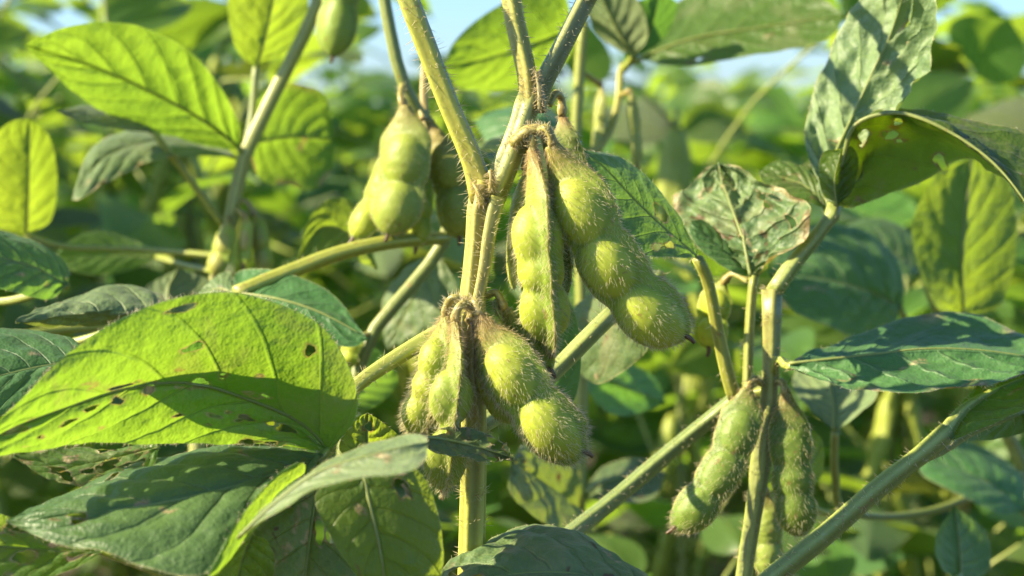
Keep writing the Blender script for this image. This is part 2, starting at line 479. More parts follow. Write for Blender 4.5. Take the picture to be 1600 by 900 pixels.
    if edgehair:
        rng = np.random.RandomState(seed + 5)
        per = np.vstack([G[:, 0], G[:, -1]]); nn = np.vstack([norm(G[:, 0] - G[:, 1]), norm(G[:, -1] - G[:, -2])])
        k = int(edgehair * L * 2)
        ii = rng.randint(1, len(per) - 1, k)
        pos = per[ii] + (per[np.minimum(ii + 1, len(per) - 1)] - per[ii]) * rng.rand(k, 1) * (ii != nu)[:, None]
        hairs('leaf_hairs', pos, nn[ii], 0.11, 0.004, o, (0.75, 0.72, 0.55), 0.45, rng=rng)
    return o

def pod(parent, spine, w, beans, face=(-0.35, -0.9, 0.2), flat=0.26, bh=0.44, hair=0, hairlen=0.2, neck=0.22, color=(0.37, 0.43, 0.042), color2=(0.25, 0.34, 0.038),
        brown=0.5, nl=84, ns=48, seed=0, tip=True, stalk=None, label=None, beanw=0.84, offs=-0.05, suture=0.035, tipr=0.07):
    """soybean pod: flat neck, swollen beans, ridged sutures, hairs, beak"""
    c = spline(fill(spine), nl)
    Ltot = np.linalg.norm(np.diff(c, axis=0), axis=1).sum()
    T = norm(np.gradient(c, axis=0))
    f = np.asarray(face, float)
    N = norm(f - T * (T @ f)[:, None]); Wd = np.cross(T, N)
    t = np.linspace(0, 1, nl)
    prof = sstep(-0.03, neck + 0.06, t) * 0.80 + 0.20
    pinch = np.ones(nl)
    for b, (tb, rb, _) in enumerate(beans[:-1]):
        tm = 0.5 * (tb + beans[b + 1][0]); pinch -= 0.15 * np.exp(-((t - tm) / 0.05) ** 2)
    end = np.clip(1 - ((t - 0.80) / 0.205).clip(0, 1) ** 1.9, 0, 1) ** 0.66
    wv = w * prof * pinch * np.where(t > 0.80, np.maximum(end, 0.10), 1)
    th = np.linspace(0, 2 * math.pi, ns, endpoint=False)
    x = np.cos(th)[None] * wv[:, None]
    flatv = (w * flat * (0.5 + 0.5 * prof) * np.where(t > 0.8, np.maximum(end, 0.2), 1))[:, None] * np.abs(np.sin(th))[None] ** 1.1
    bump = np.zeros((nl, ns))
    for tb, rb, hb in beans:
        cx = offs * w
        q = 1 - ((t[:, None] - tb) / (rb * 1.06)) ** 2 - ((x - cx) / (beanw * w)) ** 2
        bump = bump + (hb * bh * w * np.clip(q, 0, None) ** 0.66) ** 4
    bump = bump ** 0.25
    y = np.sign(np.sin(th))[None] * (flatv + bump)
    ridge = (np.exp(-((th) / 0.13) ** 2) + np.exp(-((th - 2 * math.pi) / 0.13) ** 2) + np.exp(-((th - math.pi) / 0.13) ** 2))[None]
    x = x + np.sign(np.cos(th))[None] * ridge * suture * prof[:, None]
    dent = 0.012 * vnoise(t[:, None] * 22, th[None] * 2.2, seed)
    y = y + np.sign(y) * dent
    G = c[:, None] + Wd[:, None] * x[:, :, None] + N[:, None] * y[:, :, None]
    i, j = np.meshgrid(np.arange(nl - 1), np.arange(ns), indexing='ij'); j2 = (j + 1) % ns
    F = np.stack([i * ns + j, i * ns + j2, (i + 1) * ns + j2, (i + 1) * ns + j], -1).reshape(-1, 4).tolist()
    F.append(list(range(ns - 1, -1, -1))); F.append(list(range((nl - 1) * ns, nl * ns)))
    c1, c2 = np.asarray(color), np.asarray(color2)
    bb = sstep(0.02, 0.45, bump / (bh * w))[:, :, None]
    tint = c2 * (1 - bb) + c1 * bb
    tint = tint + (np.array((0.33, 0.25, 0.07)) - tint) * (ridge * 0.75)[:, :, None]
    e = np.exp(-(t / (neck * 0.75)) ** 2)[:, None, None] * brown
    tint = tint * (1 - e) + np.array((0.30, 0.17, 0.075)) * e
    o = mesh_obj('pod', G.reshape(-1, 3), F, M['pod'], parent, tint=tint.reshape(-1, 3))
    if label: o['label'] = label
    if tip:
        ce = c[-1]; te = T[-1]
        pp = np.array([ce - te * 0.08, ce + te * 0.08, ce + te * 0.20 + Wd[-1] * 0.03])
        tube('pod_tip', pp, tipr, tipr * 0.5, o, color=(0.10, 0.05, 0.03), nl=8, ns=8, ridge=0.0)
    if stalk is not None:
        tube('pod_stalk', np.vstack([fill(stalk), c[:1] + T[:1] * 0.05]), 0.075, 0.085, o, color=(0.34, 0.33, 0.08), color2=(0.36, 0.27, 0.09), nl=18, ns=10, ridges=3, ridge=0.1,
             hair=min(90, hair * 0.05) if hair else 0, hairlen=0.14, swell=((0.86, 0.10, 0.35),), seed=seed)
    if hair:
        rng = np.random.RandomState(seed + 3)
        gu = np.gradient(G, axis=0); gv = np.roll(G, -1, 1) - np.roll(G, 1, 1)
        nn = norm(np.cross(gv, gu)); 
        out = np.sign(np.sum(nn * (G - c[:, None]), -1, keepdims=True)); nn = nn * np.where(out == 0, 1, out)
        k = hair
        ii = (rng.rand(k) ** 0.92 * (nl - 1)).astype(int); jj = rng.randint(0, ns, k)
        k2 = int(hair * 0.12)        # more along the two sutures
        ii = np.concatenate([ii, rng.randint(0, nl, k2)]); jj = np.concatenate([jj, np.where(rng.rand(k2) < 0.5, 0, ns // 2) + rng.randint(-1, 2, k2)]) % ns
        jn = (jj + 1) % ns; inx = np.minimum(ii + 1, nl - 1)
        a, b = rng.rand(len(ii), 1), rng.rand(len(ii), 1)
        pos = (G[ii, jj] * (1 - a) + G[inx, jj] * a) * (1 - b) + (G[ii, jn] * (1 - a) + G[inx, jn] * a) * b
        n2 = nn[ii, jj]
        col = np.tile(np.array((0.80, 0.76, 0.50)), (len(ii), 1))
        ed = np.abs(np.cos(th))[jj] > 0.93
        col[ed] = np.array((0.82, 0.70, 0.54))
        col[t[ii] < neck * 0.9] = np.array((0.74, 0.56, 0.34))
        hairs('pod_hairs', pos, n2, hairlen, 0.0038, o, col, 0.30, T[ii], 0.8, rng)
    return o

def ground_pt(p):
    return (p[0], p[1], 0.0)

def stem_down(pts, extra=(0, 0)):
    """continue a stem from its lowest laid-out point to the soil"""
    p = fill(pts); e = p[-1]
    d = (p[-1] - p[-2]); d = d / np.linalg.norm(d)
    q = [e + d * 5.0 * np.array((0.8, 0.8, 1.0)) , e + d * 12.0 * np.array((0.5, 0.5, 1.0))]
    q = [x for x in q if x[2] > 8]
    lx = q[-1] if q else e
    return np.vstack([p, q, [[lx[0], lx[1], lx[2] * 0.5], [lx[0], lx[1], -2.0]]]) if q else np.vstack([p, [[e[0], e[1], -2.0]]])

# ------------------------------------------------------------------ the setting
def ground():
    n = 40
    xs = np.concatenate([np.linspace(-90000, -1500, 6), np.linspace(-800, 800, n), np.linspace(1500, 90000, 6)])
    ys = np.concatenate([np.linspace(-3000, -300, 4), np.linspace(-200, 1400, n), np.linspace(2500, 150000, 7)])
    X, Y = np.meshgrid(xs, ys, indexing='ij')
    Z = 1.2 * vnoise(X / 30, Y / 30, 3) * (np.abs(X) < 900) * (np.abs(Y) < 1500) - 1.5
    idx = np.arange(X.size).reshape(X.shape)
    F = np.stack([idx[:-1, :-1], idx[1:, :-1], idx[1:, 1:], idx[:-1, 1:]], -1).reshape(-1, 4)
    o = mesh_obj('ground', np.stack([X, Y, Z], -1).reshape(-1, 3), F, M['soil'])
    o['kind'] = 'structure'
ground()

# generic leaflets shared by the blurred plants (unit length along +X, up = +Z)
def leaflet_mesh(seed, mat):
    r = np.random.RandomState(seed)
    n = 9; t = np.linspace(0, 1, n)
    droop = r.uniform(0.1, 0.5); fold = r.uniform(-0.25, 0.25); wd = r.uniform(0.26, 0.34)
    mid = np.stack([t * (1 - 0.15 * droop * t), 0.05 * r.uniform(-1, 1) * np.sin(t * 3), 0.12 * np.sin(t * 2.4) - droop * t ** 2 * 0.7], 1)
    prof = np.sin(np.pi * t ** 0.72) ** 0.85
    le, ri = mid.copy(), mid.copy()
    le[:, 1] += wd * prof; ri[:, 1] -= wd * prof
    le[:, 2] += fold * wd * prof; ri[:, 2] += fold * wd * prof
    o = leaf(None, mid * 1.0, le[1:-1], ri[1:-1], mat=mat, nu=16, nv=10, relief=0.010, wave=0.05, bulge=0.10, crinkle=0.004, seed=seed, rib=False, px=False, name='leaf')
    me = o.data
    bpy.data.objects.remove(o)
    me.transform(Matrix.Scale(100.0, 4))      # unit length in cm -> the object's scale sets the size in metres
    return me
LEAFLETS = [leaflet_mesh(100 + i, 'field') for i in range(8)] + [leaflet_mesh(120 + i, 'deep') for i in range(3)] + [leaflet_mesh(130 + i, 'fresh') for i in range(3)] + [leaflet_mesh(140 + i, 'worn') for i in range(2)]

def leaf_frame(base, d, upv, size, roll=0.0):
    x = Vector(d).normalized(); z = Vector(upv); z = (z - x * z.dot(x)).normalized(); y = z.cross(x)
    m = Matrix((x, y, z)).transposed()
    m = m @ Matrix.Rotation(roll, 3, 'X')
    return Matrix.Translation(Vector(base) * CM) @ (m * (size * CM)).to_4x4()

def field_plant(seed, height, label, group, cat='plant', ls=1.0, step=2.9):
    r = random.Random(seed)
    t = thing('soybean_plant', label, cat, (0, 0, 0), group)
    lean = (r.uniform(-4, 4), r.uniform(-4, 4))
    tube('stem', np.array([(0, 0, -2), (lean[0] * .3, lean[1] * .3, height * .4), (lean[0], lean[1], height)]), 0.24, 0.12, t, color=(0.16, 0.20, 0.05), nl=14, ns=6, ridge=0)
    nodes = int(height / step); az = r.uniform(0, 6.28)
    for i in range(nodes):
        h = height * (0.10 + 0.90 * ((i + 0.6) / nodes) ** 0.75)
        f = h / height
        b = np.array((lean[0] * f, lean[1] * f, h)); az += 2.4 + r.uniform(-.4, .4)
        pl = r.uniform(7, 15) * (1.15 - 0.35 * f); el = r.uniform(0.35, 1.0)
        d = np.array((math.cos(az) * math.cos(el), math.sin(az) * math.cos(el), math.sin(el)))
        e = b + d * pl + np.array((0, 0, -0.8))
        tube('petiole', np.array([b, b + d * pl * 0.5 + np.array((0, 0, .6)), e]), 0.10, 0.07, t, color=(0.22, 0.27, 0.06), nl=6, ns=5, ridge=0)
        for kx in (-1, 0, 1):
            a2 = az + kx * r.uniform(1.0, 1.5); e2 = r.uniform(-0.45, 0.45)
            dd = Vector((math.cos(a2) * math.cos(e2), math.sin(a2) * math.cos(e2), math.sin(e2)))
            sz = r.uniform(5.5, 8.8) * (0.8 if kx else 1.0) * (1.1 - 0.35 * max(0, f - .6)) * ls
            lo = bpy.data.objects.new('leaf', r.choice(LEAFLETS)); COL.objects.link(lo)
            lo.parent = t
            upv = Vector((r.uniform(-.5, .5), r.uniform(-.5, .5), 1.0))
            lo.matrix_local = leaf_frame(e + np.array(dd) * (1.2 if kx == 0 else 0.2), dd, upv, sz, r.uniform(-.7, .7))
        if i % 2 == 0:
            for q in range(r.randint(1, 3)):
                a3 = r.uniform(0, 6.28); o2 = np.array((math.cos(a3), math.sin(a3), 0))
                simple_pod(t, b + o2 * 0.3, o2, r)
    return t

def crown_plant(seed, height, label, group, ls=0.85):
    """the same plant for the far rows, where single leaves no longer show: leaves joined into a crown"""
    src = field_plant(seed, height, label, group, ls=ls, step=2.1)
    t = thing('soybean_plant', label, 'plant', (0, 0, 0), group)
    V, F, UV, n0 = [], [], [], 0
    for ch in list(src.children):
        if ch.name.split('.')[0] == 'leaf':
            me = ch.data; co = np.empty(len(me.vertices) * 3); me.vertices.foreach_get('co', co)
            mt = np.array(ch.matrix_basis); co = co.reshape(-1, 3) @ mt[:3, :3].T + mt[:3, 3]
            uvl = np.zeros((len(me.vertices), 2)); vi = np.empty(len(me.loops), int); me.loops.foreach_get('vertex_index', vi)
            ul = np.empty(len(me.loops) * 2); me.uv_layers[0].data.foreach_get('uv', ul); uvl[vi] = ul.reshape(-1, 2)
            V.append(co / CM); UV.append(uvl); F += [[a + n0 for a in p.vertices] for p in me.polygons]; n0 += len(co)
            bpy.data.objects.remove(ch)
        elif ch.name.split('.')[0] == 'stem':
            ch.parent = t
        else:
            bpy.data.objects.remove(ch)
    bpy.data.objects.remove(src)
    mesh_obj('crown', np.vstack(V), F, M['field'], t, uv=np.vstack(UV))
    return t

_pods = []
def simple_pod(parent, base, out, r):
    if not _pods:
        c = np.array([(0, 0, 0), (0.4, 0, -1.6), (0.8, 0, -3.2), (1.3, 0, -4.6)])
        k = 12; s = spline(c, k); ns = 8; V = []; tint = []
        for i in range(k):
            tt = i / (k - 1); w = 0.55 * math.sin(math.pi * (0.06 + 0.9 * tt) ** 0.8) + 0.05; h = 0.2 + 0.22 * abs(math.sin(tt * 3 * math.pi))
            for j in range(ns):
                a = j * 2 * math.pi / ns
                V.append(s[i] + np.array((h * math.cos(a), w * math.sin(a), 0))); tint.append((0.27, 0.32, 0.05))
        F = [[i * ns + j, i * ns + (j + 1) % ns, (i + 1) * ns + (j + 1) % ns, (i + 1) * ns + j] for i in range(k - 1) for j in range(ns)]
        F.append(list(range(ns))); F.append(list(range((k - 1) * ns, k * ns)))
        o = mesh_obj('pod', V, F, M['pod'], tint=np.array(tint)); _pods.append(o.data); bpy.data.objects.remove(o)
    o = bpy.data.objects.new('pod', _pods[0]); COL.objects.link(o); o.parent = parent
    o.matrix_local = Matrix.Translation(Vector(base) * CM) @ Matrix.Rotation(math.atan2(out[1], out[0]), 4, 'Z')

def dup(root, loc, rz, label):
    c = root.copy(); COL.objects.link(c); c.location = Vector(loc) * CM; c.rotation_euler = (0, 0, rz); c['label'] = label
    for ch in root.children:
        d = ch.copy(); COL.objects.link(d); d.parent = c
    return c

# ------------------------------------------------------------------ the plant in focus
p0 = ground_pt(P(740, 870, 40))
mainp = thing('soybean_plant', 'sharply focused soybean plant with two clusters of hairy yellow-green pods on an upright forked stem', 'plant', p0)
YG = (0.38, 0.40, 0.06)
tube('stem', stem_down([(762, 285, 40), (752, 330, 40), (746, 400, 40), (738, 480, 40), (737, 560, 40.1), (741, 640, 40.2), (740, 760, 40.3), (737, 880, 40.4), (735, 960, 40.5)]),
     0.24, 0.30, mainp, color=(0.42, 0.42, 0.08), color2=YG, nl=90, ns=28, ridges=5, ridge=0.15, hair=26, hairlen=0.19, swell=((0.0, 0.012, 0.25), (0.055, 0.01, 0.3)), seed=3, redends=0.3)
tube('branch', fill([(756, 312, 40), (737, 248, 40), (700, 160, 40), (666, 72, 40), (636, -8, 40), (600, -110, 40.5), (550, -260, 46)]), 0.22, 0.19, mainp, color=(0.42, 0.42, 0.05), color2=(0.27, 0.32, 0.07),
     ns=22, ridges=4, ridge=0.11, hair=34, hairlen=0.24, seed=5, redends=0.35, swell=((0.0, 0.04, 0.25),))
tube('branch', fill([(764, 318, 40.05), (785, 270, 40), (808, 212, 40), (828, 150, 40.2)]), 0.27, 0.20, mainp, color=(0.34, 0.36, 0.08), color2=(0.33, 0.36, 0.11),
     ns=22, ridges=4, ridge=0.14, hair=34, hairlen=0.2, seed=6, redends=0.2, swell=((0.95, 0.10, 0.25),))
tube('branch', fill([(829, 172, 40.1), (822, 110, 40.2), (806, 40, 40.4), (796, -20, 40.6), (782, -120, 41.4), (765, -280, 48)]), 0.19, 0.18, mainp, color=(0.40, 0.38, 0.06), color2=(0.30, 0.34, 0.07),
     ns=20, ridges=4, ridge=0.12, hair=32, hairlen=0.2, seed=7, redends=0.35)
tube('branch', fill([(836, 168, 40.4), (848, 128, 40.4), (872, 82, 40.5), (914, 0, 40.8), (950, -70, 41.2), (1010, -240, 48)]), 0.20, 0.17, mainp, color=(0.25, 0.27, 0.09), color2=(0.34, 0.37, 0.09),
     ns=20, ridges=3, ridge=0.18, hair=30, hairlen=0.2, seed=8)
tube('side_shoot', fill([(778, 308, 39.7), (766, 360, 39.65), (757, 420, 39.7), (744, 478, 39.75)]), 0.15, 0.10, mainp, color=(0.28, 0.29, 0.06), color2=(0.40, 0.36, 0.12), ns=14, ridges=3, ridge=0.15, hair=36, hairlen=0.17, seed=9)
# bud scales and dry tufts at the nodes
def bud(pts, r0, r1, col, seed):
    tube('bud', fill(pts), r0, r1, mainp, color=col, nl=10, ns=10, ridges=3, ridge=0.15, hair=130, hairlen=0.15, seed=seed, haircol=(0.62, 0.50, 0.32))
bud([(768, 300, 39.7), (769, 280, 39.6), (766, 266, 39.6)], 0.10, 0.05, (0.40, 0.32, 0.10), 21)
bud([(846, 175, 40), (845, 150, 39.9), (838, 112, 40)], 0.10, 0.03, (0.30, 0.27, 0.12), 22)
bud([(722, 470, 39.6), (735, 480, 39.5), (745, 500, 39.6)], 0.13, 0.08, (0.40, 0.34, 0.12), 23)
bud([(775, 470, 40.2), (778, 488, 40), (786, 505, 40)], 0.07, 0.02, (0.30, 0.36, 0.08), 24)
bud([(800, 225, 39.7), (822, 205, 39.5), (845, 203, 39.5), (858, 212, 39.5)], 0.11, 0.09, (0.42, 0.36, 0.10), 25)
bud([(754, 318, 39.75), (748, 300, 39.6), (738, 286, 39.7)], 0.10, 0.03, (0.45, 0.36, 0.10), 26)

# upper cluster
pod(mainp, [(862, 226, 39.4), (884, 270, 39.4), (912, 330, 39.3), (960, 420, 39.3), (1020, 490, 39.4), (1074, 526, 39.6)], 0.66, [(0.30, 0.135, 1.0), (0.555, 0.125, 1.0), (0.825, 0.145, 1.08)],
    face=(-0.42, -0.85, 0.18), hair=3000, hairlen=0.17, seed=31, stalk=[(840, 203, 39.5), (852, 200, 39.3), (861, 212, 39.3)], brown=0.55, offs=0.10)
pod(mainp, [(833, 235, 39.6), (838, 290, 39.5), (843, 380, 39.3), (850, 460, 39.4), (856, 515, 39.7), (860, 548, 40)], 0.56, [(0.42, 0.15, 1.0), (0.58, 0.10, 0.8), (0.78, 0.14, 0.95)],
    face=(-0.93, -0.30, 0.05), bh=0.62, flat=0.36, hair=2200, hairlen=0.17, seed=32, stalk=[(826, 206, 39.6), (832, 215, 39.5)], brown=0.75, offs=0.12, suture=0.05)
pod(mainp, [(868, 330, 40.3), (878, 370, 40.4), (884, 420, 40.5), (882, 462, 40.6)], 0.25, [(0.5, 0.25, 1.0)], face=(-0.9, -0.4, 0), hair=400, hairlen=0.17, seed=33, color=(0.13, 0.2, 0.03), color2=(0.1, 0.15, 0.03),
    stalk=[(850, 212, 40.1), (862, 270, 40.3)])
pod(mainp, [(822, 262, 40.2), (806, 330, 40.2), (800, 400, 40.3), (802, 452, 40.4)], 0.17, [(0.6, 0.2, 0.5)], face=(-0.8, -0.6, 0), hair=320, hairlen=0.16, seed=34, color=(0.36, 0.38, 0.06), color2=(0.33, 0.36, 0.06), stalk=[(826, 215, 40)], brown=0.2, tip=False)
pod(mainp, [(838, 250, 39.9), (822, 330, 40), (818, 420, 40.1), (826, 480, 40.3)], 0.15, [(0.6, 0.2, 0.3)], face=(-0.8, -0.6, 0), hair=260, hairlen=0.15, seed=35, color=(0.30, 0.33, 0.06), color2=(0.26, 0.3, 0.06), stalk=[(832, 215, 39.9)], brown=0.3, tip=False)
pod(mainp, [(878, 178, 41), (884, 215, 41), (900, 260, 41.2), (915, 320, 41.4)], 0.30, [(0.7, 0.2, 0.6)], face=(-0.6, -0.8, 0), hair=420, hairlen=0.17, seed=36, color=(0.25, 0.32, 0.07), color2=(0.22, 0.29, 0.08), stalk=[(858, 165, 40.7), (868, 146, 40.8), (877, 155, 41)], brown=0.85)
# lower cluster
pod(mainp, [(748, 492, 39.3), (766, 530, 39.2), (802, 585, 39.0), (852, 655, 38.9), (892, 695, 39), (914, 706, 39.1)], 0.61, [(0.385, 0.17, 1.0), (0.76, 0.19, 1.08)],
    face=(-0.40, -0.88, 0.15), hair=3000, hairlen=0.18, seed=41, stalk=[(738, 476, 39.6), (741, 470, 39.4), (746, 482, 39.3)], brown=0.8, neck=0.27, offs=0.06)
pod(mainp, [(698, 492, 39.7), (688, 530, 39.6), (672, 585, 39.5), (655, 640, 39.6), (641, 682, 39.7)], 0.42, [(0.36, 0.15, 1.0), (0.58, 0.13, 0.8), (0.80, 0.15, 1.0)],
    face=(-0.80, -0.58, 0.1), bh=0.5, flat=0.32, hair=2200, hairlen=0.19, seed=42, stalk=[(732, 480, 39.6), (712, 465, 39.5), (700, 474, 39.6)], brown=0.35)
pod(mainp, [(712, 500, 39.3), (712, 545, 39.2), (706, 610, 39.1), (698, 680, 39.3), (694, 735, 39.6), (692, 768, 39.8)], 0.42, [(0.43, 0.14, 1.0), (0.80, 0.17, 1.0)],
    face=(-0.90, -0.30, 0.1), bh=0.72, flat=0.36, hair=2200, hairlen=0.19, seed=43, stalk=[(735, 480, 39.5), (726, 474, 39.3), (715, 485, 39.2)], brown=0.55, suture=0.05, color=(0.26, 0.33, 0.045))
pod(mainp, [(735, 500, 39.4), (732, 560, 39.4), (736, 620, 39.4), (744, 668, 39.5)], 0.13, [(0.6, 0.2, 0.3)], face=(-0.7, -0.7, 0), hair=260, hairlen=0.14, seed=44, color=(0.38, 0.32, 0.08), color2=(0.34, 0.27, 0.08), stalk=[(737, 478, 39.6)], tip=False)
pod(mainp, [(786, 480, 40), (808, 510, 40.1), (836, 548, 40.2), (860, 578, 40.3)], 0.27, [(0.6, 0.3, 0.3)], face=(-0.6, -0.75, 0.2), hair=420, hairlen=0.16, seed=45, color=(0.26, 0.33, 0.055), color2=(0.22, 0.29, 0.05), stalk=[(760, 462, 40.1), (776, 458, 40)], brown=0.6)
pod(mainp, [(752, 520, 39.7), (762, 575, 39.6), (778, 620, 39.7), (800, 662, 39.9)], 0.36, [(0.7, 0.25, 0.7)], face=(-0.6, -0.75, 0.2), hair=420, hairlen=0.17, seed=46, color=(0.30, 0.35, 0.05), color2=(0.26, 0.31, 0.05), stalk=[(745, 485, 39.8)], brown=0.5, tip=False)

# petioles and leaves of this plant
def petiole(parent, pts, r0, r1, seed=0, hair=16, color=(0.29, 0.34, 0.06), color2=None, down=False, name='petiole', **kw):
    p = stem_down(pts) if down else fill(pts)
    return tube(name, p, r0, r1, parent, color=color, color2=color2, ns=14, ridges=4, ridge=0.12, hair=hair, hairlen=0.17, seed=seed, **kw)
petiole(mainp, [(730, 498, 40.2), (690, 518, 40), (640, 546, 39.8), (555, 604, 39.3), (525, 655, 39), (513, 704, 38.6)], 0.17, 0.13, 51, 24, color=(0.36, 0.40, 0.07))
petiole(mainp, [(745, 668, 40.6), (800, 632, 41.6), (864, 582, 42.4), (955, 492, 43), (1030, 432, 45)], 0.19, 0.17, 52, 12, color=(0.30, 0.36, 0.10))
petiole(mainp, [(742, 950, 41), (820, 892, 43), (895, 832, 45), (960, 780, 46), (1040, 712, 46.5), (1110, 655, 46.6), (1150, 622, 46.2)], 0.21, 0.175, 53, 20, color=(0.21, 0.28, 0.09), name='branch')

leaf(mainp, [(515, 705, 38.5), (470, 662, 38.2), (400, 630, 37.8), (300, 600, 37.1), (200, 608, 36.4), (100, 640, 35.6), (0, 678, 34.9), (-70, 715, 34.3)],
     [(556, 652, 38.0), (552, 590, 37.6), (505, 512, 37.0), (420, 470, 36.5), (340, 457, 36.1), (250, 473, 35.7), (170, 508, 35.4), (90, 568, 35), (20, 640, 34.6)],
     [(480, 702, 38.5), (430, 692, 38.3), (350, 690, 37.9), (250, 690, 37.3), (150, 692, 36.6), (60, 704, 35.6), (0, 713, 34.9)],
     mat='chewed', nu=150, nv=110, relief=0.045, crinkle=0.02, bulge=0.16, wave=0.04, seed=61, edgehair=26, ribr=0.05, scars=6, nibble=8,
     holes=[(0.475, -0.46, 0.019, 0.050), (0.54, -0.88, 0.020, 0.04), (0.59, -0.06, 0.026, 0.05), (0.585, 0.16, 0.014, 0.07), (0.36, -0.18, 0.010, 0.035), (0.30, -0.33, 0.007, 0.02),
            (0.42, 0.5, 0.012, 0.03), (0.26, 0.45, 0.008, 0.05), (0.24, -0.15, 0.010, 0.03), (0.47, -0.2, 0.006, 0.02), (0.78, 0.55, 0.010, 0.05)], label='large sunlit yellow-green leaf with insect holes')
leaf(mainp, [(505, 700, 39.2), (430, 575, 38.5), (290, 530, 37.4), (130, 555, 36.3)], [(450, 525, 38.1), (350, 495, 37.4), (220, 515, 36.7)], [(450, 640, 39.0), (330, 605, 38.2), (210, 600, 37.2)], mat='deep', nu=40, nv=30, seed=60)  # hidden leaf added to cast a shadow on the large holed leaf
leaf(mainp, [(250, 697, 37.6), (180, 715, 37.4), (100, 728, 37.2), (20, 712, 37)], [(230, 690, 37.9), (140, 695, 37.8), (60, 700, 37.5)], [(235, 735, 37.2), (185, 748, 36.9), (120, 758, 36.7), (65, 742, 36.7)],
     mat='chewed', nu=60, nv=40, chew=0.5, crinkle=0.05, seed=62, scars=6, nibble=4, holes=[(0.4, 0.5, 0.06, 0.15), (0.7, 0.4, 0.05, 0.15), (0.25, 0.7, 0.04, 0.1)], ribr=0.03, label='ragged brown-edged leaf remnant')
leaf(mainp, [(505, 710, 38.2), (460, 727, 37.2), (380, 752, 36), (300, 772, 35.4), (200, 790, 35.1), (100, 803, 35.0), (10, 815, 35.2)],
     [(470, 705, 38.6), (420, 698, 38.8), (340, 697, 38.6), (250, 712, 38.0), (170, 738, 37.4), (90, 780, 36.2), (40, 801, 35.6)],
     [(488, 735, 36.6), (430, 790, 35), (370, 858, 34.2), (310, 897, 33.8), (240, 890, 33.8), (170, 862, 34.0), (80, 845, 34.4)],
     mat='deep', nu=120, nv=80, relief=0.085, crinkle=0.03, bulge=0.12, wave=0.06, seed=63, scars=4, nibble=2, ribr=0.045, edgehair=8, label='dark blue-green leaf reaching forward with a sunlit tip')
leaf(mainp, [(474, 722, 35.6), (430, 752, 35), (385, 805, 34.2), (350, 860, 33.6), (322, 905, 33.2)], [(455, 724, 35.4), (420, 754, 34.8), (375, 809, 34), (343, 862, 33.5)], [(470, 732, 35.8), (434, 760, 35.3), (390, 814, 34.6), (355, 868, 33.9)],
     mat='fresh', nu=40, nv=14, relief=0.01, crinkle=0.01, seed=64, rib=False, bulge=0.6, edgehair=10, label='narrow sunlit upturned leaf margin')
leaf(mainp, [(500, 735, 38.3), (490, 800, 37.8), (480, 880, 37.4), (470, 990, 37)], [(450, 745, 38), (400, 790, 37.4), (360, 860, 36.8), (350, 940, 36.6)], [(540, 765, 38.4), (575, 840, 38), (592, 920, 37.6)],
     mat='worn', nu=60, nv=40, relief=0.04, crinkle=0.03, seed=65, scars=18, nibble=3, ribr=0.04, label='shaded leaf with brown insect scars')
leaf(mainp, [(372, 842, 33.4), (430, 788, 33.4), (500, 738, 33.2), (580, 712, 33), (640, 698, 33), (669, 692, 33.2)], [(425, 778, 34), (495, 722, 34.2), (570, 690, 34.4), (635, 676, 34.2), (662, 680, 33.8)],
     [(440, 800, 32.8), (490, 769, 32.5), (560, 752, 32.0), (630, 736, 31.9), (660, 714, 32.5)], mat='pale', nu=70, nv=44, relief=0.03, crinkle=0.02, bulge=0.15, seed=66, scars=3, ribr=0.03, edgehair=10, label='pale out-of-focus leaf nearest the camera')
leaf(mainp, [(567, 735, 35.4), (578, 790, 35.2), (590, 840, 35.1), (600, 900, 35.1), (606, 985, 35.2)], [(528, 752, 35.3), (492, 778, 35.1), (520, 845, 34.9), (560, 905, 34.9), (590, 960, 35.0)],
     [(635, 728, 35.6), (668, 752, 35.7), (693, 830, 35.6), (692, 900, 35.5), (650, 960, 35.4)], mat='fresh', nu=70, nv=50, relief=0.03, crinkle=0.015, seed=67, scars=3, nibble=1, ribr=0.06, label='green translucent leaf hanging below the pale leaf')
leaf(mainp, [(655, 684, 37.6), (700, 690, 38), (750, 702, 38.4), (802, 718, 38.8)], [(680, 674, 38.6), (730, 680, 39), (780, 702, 39)], [(678, 706, 37.2), (725, 718, 37.6), (770, 724, 38.2)],
     mat='worn', nu=70, nv=36, relief=0.05, crinkle=0.07, wave=0.12, chew=0.2, seed=68, scars=6, nibble=3, ribr=0.04, edgehair=16, label='crinkled dry-edged leaf lying under the pods')
leaf(mainp, [(1040, 965, 38.6), (930, 900, 38.8), (830, 890, 38.8), (740, 908, 38.8), (650, 955, 38.8)], [(1020, 912, 39.6), (960, 874, 40.4), (900, 840, 40.9), (830, 823, 41.1), (770, 842, 40.8), (725, 868, 40.2), (690, 894, 39.6)],
     [(980, 985, 37.4), (880, 990, 37), (760, 990, 37), (690, 980, 37.4)], mat='worn', nu=100, nv=80, relief=0.10, crinkle=0.06, bulge=0.15, seed=69, scars=7, nibble=2, ribr=0.05, edgehair=18, label='puckered mottled leaf at the foot of the stem')
leaf(mainp, [(575, 712, 39.2), (572, 680, 39.3), (574, 645, 39.5)], [(535, 708, 38.9), (535, 680, 38.9), (552, 655, 39.2)], [(620, 705, 39.7), (628, 685, 39.8), (600, 660, 39.7)],
     mat='chewed', nu=36, nv=30, seed=70, holes=[(0.68, 0.1, 0.10, 0.22)], ribr=0.03, edgehair=10, label='small yellow-green leaf with a dark hole')
